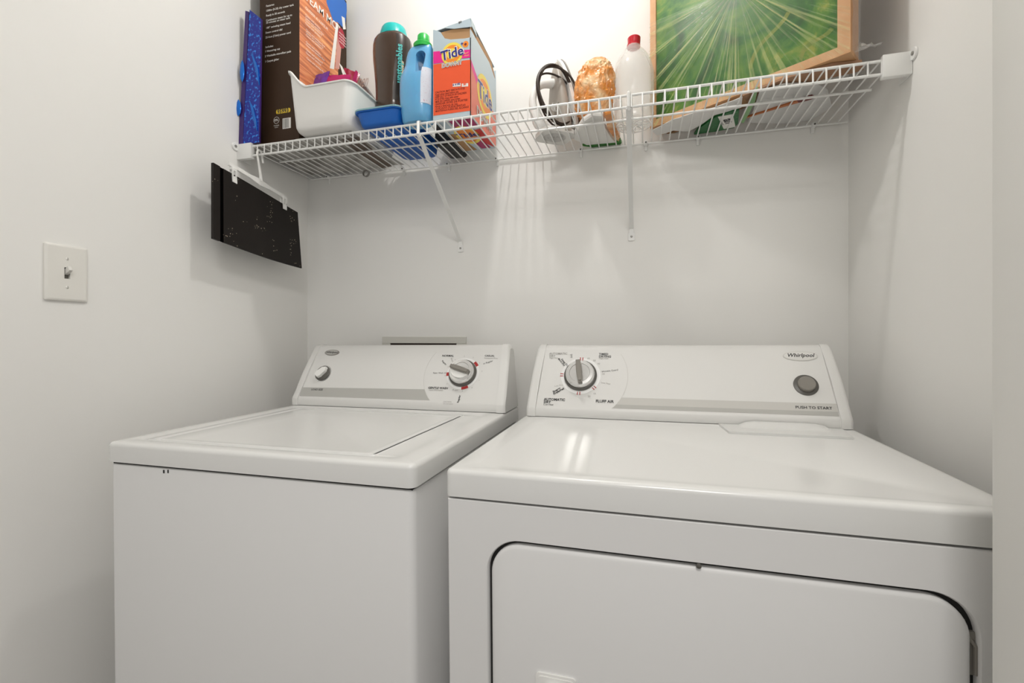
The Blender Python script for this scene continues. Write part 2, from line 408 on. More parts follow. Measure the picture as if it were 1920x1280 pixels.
MB().prism([(-.030, .002)] + [(.030 * math.cos(a), -.027 * math.sin(a) + .002) for a in [math.pi - math.pi * k / 14 for k in range(1, 14)]] + [(.030, .002)], .0207, .0275, T=g).build('grip_side', M_whitep, dl, local=True)
c2 = P(606, 700)
m = MB(); m.lathe([(.0245, 0), (.0245, .004), (.022, .006), (.0001, .006)], n=40, T=Tw @ Matrix.Translation((c2[0], c2[1], 0)), cap=False); kn = m.build('load_size_knob', M_dgrey, wr, local=True)
G = Tw @ Matrix.Translation((c2[0], c2[1], 0)) @ Matrix.Rotation(math.radians(48), 4, 'Z')
MB().prism([(-.018, -.007), (-.010, -.011), (.012, -.009), (.022, 0), (.012, .009), (-.010, .011), (-.018, .007)], .006, .0165, T=G).build('pointer', M_whitep, kn, local=True)
m = MB(); ringband(m, c2[0], c2[1], .0245, .028, .0001, .0007, 0, Tw); m.build('knob_ring', M_chrome, wr, local=True)
c3 = P(623, 661)
m = MB(); m.prism(ellipse(c3[0], c3[1], .0262, .0098), .0002, .0018, 0, Tw); m.prism(ellipse(c3[0], c3[1], .0235, .0082), .0018, .0022, 1, Tw)
text(m, 'Whirlpool', .0105, c3, Tw, 0, 2, h=.0024, align='CENTER', shear=.3, bold=.02); m.build('logo_badge', [M_mgrey, M_band, M_ink], wr, local=True)
# chipped paint below the front seam
MB().box((.147, .0030, .861), (.150, .0045, .867)).box((.158, .0030, .862), (.1605, .0045, .868)).build('paint_chip', M_dark, wr, local=True)

# --- dryer
DX, DY, DW = -.2974, .6936, .7432
dr = thing('clothes_dryer', 'white front load clothes dryer right of the washer', 'dryer', (DX, DY, 0), (.0098, -.0053, -.0089))
hd = .8700
m = MB(); m.bm(bevel_box_bm((.004, .022, .03), (DW - .004, .655, hd - .002), .010, .003), 0, True); m.build('cabinet', M_side, dr, local=True)
for x in (.04, DW - .04):
    for y in (.06, .60): MB().lathe([(.018, -.002), (.02, .004), (.012, .008), (.012, .032)], (x, y, 0), 16).build('levelling_foot', M_dgrey, dr, local=True)
# front panel with the door opening
dx0, dx1, dz0, dz1, rr = .0700, .6865, .300, .8115, .052
T = frame((0, .004, 0), (1, 0, 0), (0, 0, 1))   # normal -> -y ... (x × z = -y)
def ringplate(mb, outer, inner, h0, h1, T, bev=.002):
    n = len(outer)
    rings = [(outer, h0, 0), (outer, h1 - bev, 0), (outer, h1, -1), (inner, h1, 1), (inner, h1 - bev * 1.6, 0), (inner, h0, 0)]
    vs = []
    for pts, h, k in rings:
        cx = sum(p[0] for p in pts) / n; cy = sum(p[1] for p in pts) / n
        for p in pts:
            dxx, dyy = p[0] - cx, p[1] - cy; L = math.hypot(dxx, dyy); s = 1 + k * bev * 1.2 / L
            vs.append((cx + dxx * s, cy + dyy * s, h))
    fs = [(i * n + k, i * n + (k + 1) % n, (i + 1) * n + (k + 1) % n, (i + 1) * n + k) for i in range(5) for k in range(n)]
    mb.add(vs, fs, 0, True, T)
inn = rrect(dx0, dz0, dx1, dz1, rr, 10)
def project_out(p):   # matching point of the outer outline
    x0, z0, x1, z1 = .004, .03, DW - .004, hd - .002
    return p
out = []
n4 = len(inn) // 4
corn = [(DW - .004, hd - .002), (.004, hd - .002), (.004, .03), (DW - .004, .03)]
for q in range(4):
    grp = inn[q * n4:(q + 1) * n4]
    for i, p in enumerate(grp):
        f = i / (n4 - 1); cxn, czn = corn[q]
        # slide along the two outer edges meeting in this corner
        if q in (0, 2): a = (cxn, p[1]); b = (p[0], czn)
        else: a = (p[0], czn); b = (cxn, p[1])
        if f < .5: s = f / .5; out.append((a[0] + (cxn - a[0]) * s, a[1] + (czn - a[1]) * s))
        else: s = (f - .5) / .5; out.append((cxn + (b[0] - cxn) * s, czn + (b[1] - czn) * s))
m = MB(); ringplate(m, out, inn, -.018, .002, T, .0015); m.build('front_panel', M_side, dr, local=True)
MB().prism(rrect(dx0 - .01, dz0 - .01, dx1 + .01, dz1 + .01, rr, 8), -.0125, -.0105, T=T).build('door_gasket', M_dark, dr, local=True)
g = .0055
m = MB(); a, b, c_, d_ = dx0 + g, dz0 + g, dx1 - g * 1.3, dz1 - g * 1.1
pr = [(0, -.0100), (0, -.003), (.002, -.0005), (.006, .0006)]
vs = []
for ins, h in pr: vs += [(x, y, h) for x, y in rrect(a + ins, b + ins, c_ - ins, d_ - ins, rr - g - ins, 10)]
n = len(vs) // 4
m.add(vs, [(i * n + k, i * n + (k + 1) % n, (i + 1) * n + (k + 1) % n, (i + 1) * n + k) for i in range(3) for k in range(n)] + [[3 * n + k for k in range(n)]], 0, True, T)
door = m.build('door', M_side, dr, local=True)
m = MB(); hx0, hx1, hz1 = -.1518 - DX, -.0905 - DX, .6190
plate = rrect(hx0, hz1 - .105, hx1, hz1, .006, 5); m.prism(plate, .0006, .0035, 0, T); m.prism(rrect(hx0 + .004, hz1 - .10, hx1 - .004, hz1 - .004, .005, 5), .0035, .0045, 0, T)
m.box((hx0 + .016, hz1 - .085, .004), (hx1 - .02, hz1 - .012, .016), 0, T, bev=.005); m.build('handle', M_whitep, door, local=True)
m = MB(); m.lathe([(.0001, .0), (.0035, .0), (.0035, .003), (.0001, .004)], (.0784 - DX, .8085, .0005), 14, T=T, cap=False); m.build('door_screw', M_dgrey, dr, local=True)
for z in (.745, .45):
    m = MB(); m.box((dx1 - .007, z - .032, -.012), (dx1 + .001, z + .02, -.006), 0, T); m.tube([(dx1 - .008, z + .014, -.006), (dx1 - .001, z + .004, -.004), (dx1 - .001, z - .03, -.004)], .0025, T=T); m.build('hinge', M_mgrey, dr, local=True)
MB().box((.010, .012, hd - .004), (DW - .010, .65, hd + .003)).build('seam', M_dark, dr, local=True)
zt2 = .9145
m = MB()
plate_top(m, 0, 0, DW, .66, hd + .002, zt2, .008, .012, [
    (.030, .022, DW - .014, .488, .02, zt2), (.038, .030, DW - .020, .482, .03, zt2 - .0028)])
m.build('top_panel', M_enamel, dr, local=True)
Td, pan = console(dr, 0.008, DW - .006, .492, zt2 + .0015, 0)
# lint screen door with its raised pull
m = MB(); m.prism([(.476, .402), (.704, .402), (.716, .4905), (.468, .4905)], zt2 - .0026, zt2 + .0022, 0); m.build('lint_door', M_enamel, dr, local=True)
m = MB(); hp = [(.508, .0), (.523, .007), (.540, .0095), (.66, .0095), (.677, .007), (.690, .0)]
vs = [(x, .452, zt2 + .002) for x, z in hp] + [(x, .468, zt2 + .0022 + z) for x, z in hp] + [(x, .487, zt2 + .0022 + z) for x, z in hp] + [(x, .487, zt2 + .002) for x, z in hp]
fs = [(j * 6 + i, j * 6 + i + 1, (j + 1) * 6 + i + 1, (j + 1) * 6 + i) for j in range(3) for i in range(5)]
m.add(vs, fs, 0, True); m.build('lint_screen_pull', M_enamel, dr, local=True)
Tg = machine_frame(Td, dr)
P = lambda x, y: px(Tg, x, y)
c = P(1088.5, 704.5)
e = P(1177, 705); rd = abs(e[0] - c[0])
ax = lambda yy: c[0] + math.sqrt(max(rd * rd - (yy - c[1]) ** 2, 0))
yb0, yb1 = .004, P(1300, 749)[1]; ym = P(1300, 763)[1]
xl2, xr2 = .034, DW - .032
for nm, lo, hi, mt in (('silver_band', ym, yb1, mat('silver_band_pale', (.57, .56, .53), .5, spec=.2)), ('silver_stripe', yb0, ym, M_band)):
    ar = [(ax(lo + (hi - lo) * k / 8), lo + (hi - lo) * k / 8) for k in range(9)]
    MB().prism([(xr2, hi), *ar[::-1], (xr2, lo)], .0001, .0005, T=Td).build(nm, mt, dr, local=True)
m = MB()
for k in range(30):
    a0, a1 = [math.radians(-70 + 140 * j / 30) for j in (k, k + 1)]
    q = [(c[0] + r * math.cos(a), c[1] + r * math.sin(a)) for r, a in ((rd, a0), (rd + .001, a0), (rd + .001, a1), (rd, a1))]
    if all(.0 < p[1] < .16 for p in q): m.flat(q, .0007, 2, Td)
for s, x, y, sz, an, mi, bo in (('AUTOMATIC', 1030, 663, .0085, 0, 1, .02), ('DRY', 1030, 667.5, .0085, 0, 1, .02), ('High Heat', 1030, 671, .006, 0, 1, 0),
        ('TIMED', 1123, 664, .0085, 0, 0, .02), ('DRYING', 1123, 668.5, .0085, 0, 0, .02), ('High Heat', 1123, 672, .006, 0, 1, 0),
        ('AUTOMATIC', 1020, 748.5, .0095, 0, 0, .03), ('DRY', 1019.5, 753.5, .0095, 0, 0, .03), ('Low Heat', 1019, 758, .0065, 0, 0, 0), ('FLUFF AIR', 1117, 752, .010, 0, 0, .03),
        ('Energy', 1037, 735, .008, .6, 0, .03), ('Preferred', 1038, 739, .008, .6, 0, .03), ('Damp Dry', 1053, 673, .007, -.85, 0, .02), ('More Dry', 1047, 672, .007, -.85, 0, .02), ('Wrinkle Guard', 1128, 697, .0068, .15, 0, 0),
        ('Less Dry', 1040, 724, .006, .2, 1, 0), ('Low Heat', 1127, 717, .006, -.15, 1, 0), ('Dry', 1071, 664, .007, -1.3, 0, 0), ('PUSH TO START', 1491, 763.5, .0088, 0, 0, .02)):
    text(m, s, sz, P(x, y), Td, an, mi, bold=bo, h=.0009, sx=1.12 if s.startswith('PUSH') else 1.)
for s, x, y in (('60', 1101, 672), ('50', 1112, 676), ('40', 1120, 682), ('30', 1129, 701), ('10', 1112, 738), ('20', 1102, 743)): text(m, s, .007, P(x, y), Td, 0, 1)
pan.merge(m, 1)
m = MB(); ringband(m, c[0], c[1], .042, .0515, .0002, .0008, 0, Td); pan.merge(m, 4)
m = MB()
for a in (90, 178, 268, 318):
    for o_ in (-3.6, 3.6):
        G = Td @ Matrix.Translation((c[0], c[1], 0)) @ Matrix.Rotation(math.radians(a + o_), 4, 'Z')
        m.prism([(.045, -.0009), (.0535, -.0012), (.0535, .0012), (.045, .0009)], .0008, .0012, T=G)
pan.merge(m, 5).build('control_panel', PANEL, dr, local=True)
dial(dr, Td, c, .0425, math.radians(99), 1)
c3 = P(1500, 667.5)
m = MB(); m.prism(ellipse(c3[0], c3[1], .0365, .0125), .0002, .0016, 0, Td); m.prism(ellipse(c3[0], c3[1], .034, .011), .0016, .0020, 1, Td)
text(m, 'Whirlpool', .0135, (c3[0], c3[1] + .001), Td, 0, 2, h=.0022, align='CENTER', shear=.3, bold=.02); m.build('logo_badge', [M_line, mat('badge_silver', (.72, .715, .69), .3, metal=.2), M_ink], dr, local=True)
c4 = P(1511, 722)
G = Td @ Matrix.Translation((c4[0], c4[1], 0))
ri = abs(P(1534.5, 722)[0] - P(1487, 722)[0]) / 2
m = MB(); m.lathe([(ri, 0), (ri, .0012), (ri * .93, .002), (.0001, .001)], n=40, T=G, cap=False); st = m.build('start_button', M_dgrey, dr, local=True)
m = MB(); m.lathe([(ri * .70, .001), (ri * .70, .010), (ri * .62, .012), (ri * .2, .0115), (.0001, .0112)], n=40, T=G, cap=False); m.build('button_cap', M_mgrey, st, local=True)
#@@SHELF
# ------------------------------------------------------------------ wire shelf
sh = thing('wire_shelf', 'white vinyl coated wire shelf across the closet above the machines', 'shelf', (XL, YB, ZD))
rw = .0019; DT = ZD - .001            # deck wire centre height
LIP = .032
ry = YF + .0035
m = MB(); k = 0; x = XL + .020
wires = []
while x < XR - .012:
    m.tube([(x, YB - .005, DT - rw), (x, ry + .003, DT - rw), (x, ry - .003, DT - .0035), (x, ry - .0035, DT - LIP - .002)], rw, 6)
    x += .0254
m.build('wire_grid', M_wire, sh)
for nm, y, z, r, a, b in (('front_rail', ry, DT - .002 - rw, .0033, XL + .004, XR - .004), ('front_rail', ry, DT - LIP, .0033, XL + .004, XR - .004), ('middle_rail', YF + .125, DT - .0065, .0031, XL + .04, XR - .02), ('back_rail', YB - .0075, DT - .0060, .0031, XL + .022, XR - .006)):
    MB().tube([(a, y, z), (b, y, z)], r, 8).build(nm, M_wire, sh)
for side, X in ((-1, XL), (1, XR)):
    m = MB(); d = -side
    x0, x1 = sorted((X + d * .001, X + d * .052))
    m.box((x0, YF - .0055, ZD - .043), (x1, YF + .009, ZD + .004), bev=.0015)
    xa, xb = sorted((X + d * .0005, X + d * .003)); m.box((xa, YF - .006, ZD - .043), (xb, YF + .045, ZD + .004), bev=.001)
    m.lathe([(.0001, .004), (.012, .0035), (.013, 0)][::-1], (0, 0, 0), 16, T=frame((X + d * .0005, YF - .012, ZD - .006), (0, 1, 0), (0, 0, d)), cap=False)
    br = m.build('end_bracket', M_wire, sh)
    MB().lathe([(.0045, .003), (.004, .0055), (.0001, .006)], (0, 0, 0), 12, T=frame((X + d * .0005, YF - .014, ZD - .006), (0, 1, 0), (0, 0, d)), cap=False).build('screw', M_screw, br)
def brace(X, z0, px0):
    m = MB(); yw = YB - .002
    # flat steel strap from the front rail down to the wall, with a foot
    pts = [(ry - .004, DT - LIP - .004), (ry + .004, DT - LIP - .006), (yw - .003, z0 + .022), (yw - .001, z0 + .012), (yw - .001, z0 - .012)]
    hw = .0062
    vs = []
    for (y, z) in pts:
        vs += [(X - hw, y, z), (X + hw, y, z)]
    for (y, z) in pts: vs += [(X - hw, y - .0016, z - .0022), (X + hw, y - .0016, z - .0022)]
    n = len(pts); fs = []
    for i in range(n - 1):
        a = 2 * i; fs += [(a, a + 1, a + 3, a + 2), (2 * n + a, 2 * n + a + 2, 2 * n + a + 3, 2 * n + a + 1), (a, a + 2, 2 * n + a + 2, 2 * n + a), (a + 1, 2 * n + a + 1, 2 * n + a + 3, a + 3)]
    fs += [(0, 2 * n, 2 * n + 1, 1), (2 * n - 2, 2 * n - 1, 4 * n - 1, 4 * n - 2)]
    m.add(vs, fs)
    m.box((X - .010, YB - .0030, z0 - .014), (X + .010, YB - .0004, z0 + .010), bev=.0008, seg=1)
    # hook over the front rails
    m.tube([(X, ry + .006, DT - .004), (X, ry, DT + .0035), (X, ry - .007, DT - .002), (X, ry - .007, DT - LIP - .002), (X, ry - .001, DT - LIP - .006)], .0045, 8)
    b = m.build('support_brace', M_wire, sh)
    MB().lathe([(.0038, .001), (.0034, .0042), (.0001, .005)], (0, 0, 0), 12, T=frame((X, YB - .002, z0 - .002), (1, 0, 0), (0, 0, 1)), cap=False).build('screw', M_screw, b)
brace(-.583, 1.422, 0); brace(-.032, 1.429, 0)
for p in ((615, 338), (756, 320), (840, 305), (931, 300), (1089, 281), (1211, 262), (1309, 260), (1526, 235)):
    X = aty(*p, YB - .012).x
    m = MB(); m.box((X - .005, YB - .020, DT - .012), (X + .005, YB - .0005, DT - .001), bev=.002); m.box((X - .004, YB - .006, DT - .026), (X + .004, YB - .0004, DT - .008), bev=.0015)
    c_ = m.build('wall_clip', M_wire, sh)
    MB().lathe([(.0025, 0), (.0022, .002), (.0001, .0026)], (0, 0, 0), 10, T=frame((X, YB - .0195, DT - .007), (1, 0, 0), (0, 0, 1)), cap=False).build('pin', M_dgrey, c_)
Z0 = ZD + .0012      # where things stand

#@@ITEMS
def S(x, y, z=ZD): return atz(x, y, z)
def boxface(t, name, x0, x1, y0, y1, z0, z1): pass
# --- hanger and dark board
def hanger():
    XH = -1.113
    q = lambda x, y: atx(x, y, XH)
    t = thing('clip_hanger', 'white plastic clip hanger hooked on the left end of the wire shelf', 'hanger', q(487, 330))
    m = MB(); a = q(428, 306); b = q(537, 372); mid = q(490, 335)
    d = (b - a).normalized(); up = Vector((0, 0, 1))
    n = 24; top = []; bot = []
    for i in range(n + 1):
        f = i / n; p = a + (b - a) * f; s = abs(f - .5) * 2
        th = .0065 + .006 * max(0, 1 - s * 3)
        top.append(p + up * (th * .8)); bot.append(p - up * th * .8)
    vs = []
    for X in (-.0035, .0035):
        vs += [p + Vector((X, 0, 0)) for p in top] + [p + Vector((X, 0, 0)) for p in bot]
    N = n + 1; fs = []
    for i in range(n): fs += [(i, i + 1, N + i + 1, N + i), (2 * N + i, 3 * N + i, 3 * N + i + 1, 2 * N + i + 1), (i, 2 * N + i, 2 * N + i + 1, i + 1), (N + i, N + i + 1, 3 * N + i + 1, 3 * N + i)]
    fs += [(0, N, 3 * N, 2 * N), (n, 2 * N + n, 3 * N + n, N + n)]
    m.add(vs, fs)
    m.build('bar', M_whitep, t)
    h0 = q(489, 340)
    hz = DT - LIP + .0045
    pts = [h0, h0 + Vector((0, 0, .016)), Vector((XH, (h0.y + ry) / 2 - .008, hz - .020)), Vector((XH + .001, ry - .0095, hz - .008)), Vector((XH, ry - .007, hz + .004)), Vector((XH - .001, ry, hz + .009)), Vector((XH - .001, ry + .008, hz + .004)), Vector((XH - .002, ry + .013, hz - .010)), Vector((XH - .002, ry + .016, hz - .024))]
    fine = []
    for i in range(len(pts) - 1):
        p0 = pts[max(i - 1, 0)]; p1 = pts[i]; p2 = pts[i + 1]; p3 = pts[min(i + 2, len(pts) - 1)]
        for k in range(5):
            u = k / 5; fine.append(.5 * ((2 * p1) + (p2 - p0) * u + (2 * p0 - 5 * p1 + 4 * p2 - p3) * u * u + (3 * p1 - p0 - 3 * p2 + p3) * u ** 3))
    fine.append(pts[-1]); L = len(fine)
    m = MB(); m.tube(fine, [.0058 - .0026 * min(1, i / 9) for i in range(L)], 10); m.build('hook', M_whitep, t)
    for (x, y) in ((437, 326), (531.5, 378)):
        p = q(x, y); m = MB()
        F = frame(p, (0, 1, 0), (0, 0, 1))   # z -> +x
        for h0_, h1_ in ((.0036, .0062), (-.0062, -.0036)):
            # legs with an open slot, jaw at the bottom
            m.prism([(-.0085, .016), (.0085, .016), (.0078, .008), (-.0078, .008)], h0_, h1_, T=F)
            m.prism([(-.0078, .008), (-.0035, .008), (-.0035, -.008), (-.0078, -.010)], h0_, h1_, T=F)
            m.prism([(.0035, .008), (.0078, .008), (.0078, -.010), (.0035, -.008)], h0_, h1_, T=F)
            m.prism([(-.0078, -.0075), (.0078, -.0075), (.0085, -.026), (-.0065, -.024)], h0_, h1_, T=F)
        m.box((-.009, .010, -.0066), (.009, .018, .0066), T=F, bev=.002)
        m.tube([(-.004, .018, 0), (0, .022, 0), (.004, .018, 0)], .0025, T=F)
        m.build('clip', M_whitep, t)
    return XH
XH = hanger()
def board():
    q = lambda x, y: atx(x, y, XH)
    tl, bl, tr, br = q(398, 305), q(398, 447), q(558, 398), q(563, 503)
    tc = q(432, 318)
    o = thing('dark_board', 'dark brown shelf liner board with white specks clipped in the hanger', 'board', bl)
    M = mat('speckled_board', (.012, .009, .0075), .45, spec=.3)
    nt = M.node_tree; b = nt.nodes['Principled BSDF']
    vo = nt.nodes.new('ShaderNodeTexVoronoi'); vo.inputs['Scale'].default_value = 150
    no = nt.nodes.new('ShaderNodeTexNoise'); no.inputs['Scale'].default_value = 22; no.inputs['Detail'].default_value = 2
    tc_ = nt.nodes.new('ShaderNodeTexCoord')
    l1 = nt.nodes.new('ShaderNodeMath'); l1.operation = 'LESS_THAN'; l1.inputs[1].default_value = .20
    g1 = nt.nodes.new('ShaderNodeMath'); g1.operation = 'GREATER_THAN'; g1.inputs[1].default_value = .60
    mu = nt.nodes.new('ShaderNodeMath'); mu.operation = 'MULTIPLY'
    mx = nt.nodes.new('ShaderNodeMix'); mx.data_type = 'RGBA'; mx.inputs['A'].default_value = (.012, .009, .0075, 1); mx.inputs['B'].default_value = (.45, .38, .28, 1)
    for a_, b_ in ((tc_.outputs['Object'], vo.inputs['Vector']), (tc_.outputs['Object'], no.inputs['Vector']), (vo.outputs['Distance'], l1.inputs[0]), (no.outputs['Fac'], g1.inputs[0]), (l1.outputs[0], mu.inputs[0]), (g1.outputs[0], mu.inputs[1]), (mu.outputs[0], mx.inputs['Factor']), (mx.outputs['Result'], b.inputs['Base Color'])): nt.links.new(a_, b_)
    # grid with a bowed lower right end; a hem strip and groove on the left
    def pt(u, v, off):
        top = tl + (tr - tl) * u; bot = bl + (br - bl) * u
        # bottom edge bulges, top edge sags slightly
        bot = bot + Vector((0, 0, -.004 * math.sin(math.pi * u)))
        p = bot + (top - bot) * v
        bow = .016 * max(0, u - .55) ** 1.5 * (1 - v) * 2 + .003 * math.sin(u * 5)
        return p + Vector((bow * .6 + off, 0, 0))
    def slab(u0, u1, h, name, mt, nu=20):
        m = MB(); vs = []; nv = 6
        for off in (-h / 2, h / 2):
            for i in range(nu + 1):
                for j in range(nv + 1): vs.append(pt(u0 + (u1 - u0) * i / nu, j / nv, off))
        K = (nu + 1) * (nv + 1); W_ = nv + 1; fs = []
        for i in range(nu):
            for j in range(nv):
                a = i * W_ + j; fs += [(a, a + 1, a + W_ + 1, a + W_), (K + a, K + a + W_, K + a + W_ + 1, K + a + 1)]
            a = i * W_; fs += [(a, a + W_, K + a + W_, K + a), (a + nv, K + a + nv, K + a + W_ + nv, a + W_ + nv)]
        for j in range(nv): fs += [(j, K + j, K + j + 1, j + 1), (nu * W_ + j, nu * W_ + j + 1, K + nu * W_ + j + 1, K + nu * W_ + j)]
        m.add(vs, fs, 0, True); m.build(name, mt, o)
    slab(.098, 1, .0045, 'panel', M); slab(0, .062, .008, 'folded_edge', M, 3); slab(.055, .10, .0015, 'groove', mat('black_groove', (.002, .002, .002), 1., spec=0.), 3)
board()

# --- flat sheets lying on the deck
def sheet(name, label, cat, pix, z, th, mt, wav=.0012, sub=0, group=None, seed=0, parts=None):
    pts = [S(x, y, z) for x, y in pix]
    bm = bmesh.new(); vs = [bm.verts.new(p) for p in pts]; f = bm.faces.new(vs)
    bmesh.ops.triangulate(bm, faces=[f])
    for _ in range(sub): bmesh.ops.subdivide_edges(bm, edges=bm.edges[:], cuts=1, use_grid_fill=True)
    for v in bm.verts: v.co.z += wav * (1 + noise.noise(v.co * 22 + Vector((seed, 0, 0)))) 
    r = bmesh.ops.extrude_face_region(bm, geom=bm.faces[:])
    for g_ in r['geom']:
        if isinstance(g_, bmesh.types.BMVert): g_.co.z += th
    m = MB(); m.bm(bm, 0, sub > 1)
    o = m.build(name, mt, None, origin=(sum(p.x for p in pts) / len(pts), sum(p.y for p in pts) / len(pts), z)); tag(o, label, cat, group); return o
M_paper = mat('grey_paper', (.52, .505, .475), .6, bump=(60, .3, .002), vary=(14, (.27, .255, .23), .42, .6))
M_paper2 = mat('white_paper_bag', (.78, .77, .75), .5, bump=(40, .5, .003))
def grid_sheet(name, label, cat, x0, y0, x1, y1, z, mt, amp, skew=0.):
    bm = bmesh.new(); n1, n2 = 26, 18; g = [[bm.verts.new((x0 + (x1 - x0) * i / n1 + skew * j / n2 + .006 * noise.noise(Vector((i * .3, j * .3, 5))), y0 + (y1 - y0) * j / n2 + .008 * noise.noise(Vector((i * .4, 3, j * .2))), z + amp * (1 + noise.noise(Vector((i * .35, j * .35, 0)))))) for j in range(n2 + 1)] for i in range(n1 + 1)]
    for i in range(n1):
        for j in range(n2): bm.faces.new((g[i][j], g[i][j + 1], g[i + 1][j + 1], g[i + 1][j]))
    r = bmesh.ops.extrude_face_region(bm, geom=bm.faces[:])
    for q in r['geom']:
        if isinstance(q, bmesh.types.BMVert): q.co.z += .001
    m = MB(); m.bm(bm, 0, True); o = m.build(name, mt, None, origin=((x0 + x1) / 2, (y0 + y1) / 2, z)); tag(o, label, cat); return o
grid_sheet('folded_plastic_sheet', 'grey folded plastic sheet flat on the shelf under the brown carton and white bin', 'sheet', XL + .015, YF + .012, -.80, YB - .03, Z0, M_paper, .0007, .02)
sheet('brown_envelope', 'thin dark brown envelope flat on the shelf behind the white bin', 'envelope', [(640, 262), (672, 258), (735, 312), (712, 316)], Z0 - .0008, .0006, mat('brown_envelope', (.16, .12, .095), .6), .0003, 0)
# small wire coil hanging below the back rail
m = MB(); pc = aty(688, 326, YB - .018)
ct = [pc + Vector((.011 * math.cos(a), -.002 * a / 6, .011 * math.sin(a))) for a in [k * .35 for k in range(90)]]
m.tube(ct, .0009, 5); m.tube([pc + Vector((0, 0, .009)), Vector((pc.x, YB - .014, DT - .002))], .0009, 5)
tag(m.build('wire_coil', M_screw, None, origin=pc), 'small silver wire coil hanging under the back rail of the shelf', 'coil')

# --- blue patterned packets at the left end
M_blue = mat('blue_foil', (.012, .025, .30), .22, metal=.2, vary=(110, (.03, .25, .80), .55, .62))
nt = M_blue.node_tree
M_foil = mat('plain_blue_foil', (.01, .16, .62), .2, metal=.3)
M_purp = mat('purple_edge', (.045, .015, .14), .35)
def packets():
    def slab(name, label, pix, y0, y1, lean):
        P_ = [aty(x, y, y0) for x, y in pix]
        for p in P_:
            if p.z < Z0 + .03: p.z = Z0 + .0025
        t = thing(name, label, 'gift bag', ((P_[0].x + P_[1].x) / 2, y0, Z0))
        vs = P_ + [p + Vector((0, y1 - y0, 0)) for p in P_]; n = len(P_)
        m = MB(); m.add(vs, [list(range(n)), [n + i for i in range(n)][::-1]], lean); m.add(vs, [(i, n + i, n + (i + 1) % n, (i + 1) % n) for i in range(n)], 1)
        m.build('folded_bag', [M_blue, M_purp], t); return t
    t = slab('gift_bag', 'shiny blue patterned flat gift bag beside the brown carton', [(455.5, 263), (486, 260), (489.5, 35), (468, 18)], 1.150, 1.156, 0)
    for pl in ([(471, 98), (475, 103), (485, 130), (487, 160), (481, 140)], [(468, 190), (474, 198), (482, 228), (483, 246), (477, 232)]):
        q = [aty(x, y, 1.150) for x, y in pl]; m = MB(); n = len(q)
        vs = q + [p + Vector((0, -.0035 * (1 if k in (2, 3) else .3), 0)) for k, p in enumerate(q)]
        m.add(vs, [[n + i for i in range(n)]] + [(i, n + i, n + (i + 1) % n, (i + 1) % n) for i in range(n)]); m.build('foil_fold', M_foil, t)
    t = slab('gift_bag', 'narrow purple edge of a folded gift bag nearest the left wall', [(447, 260), (455, 263), (466.5, 22), (460, 20)], 1.150, 1.162, 1)
    for px_, py_, w_, h_ in ((447, 202, .011, .026), (454, 133, .009, .034)):
        c = aty(px_, py_, 1.146); m = MB()
        m.lathe([(.0001, -h_), (w_ * .7, -h_ * .7), (w_, -.1 * h_), (w_ * .7, h_ * .6), (.0001, h_)], c, 10, sy=.4, cap=False); m.build('ribbon_bow', M_foil, t)
packets()

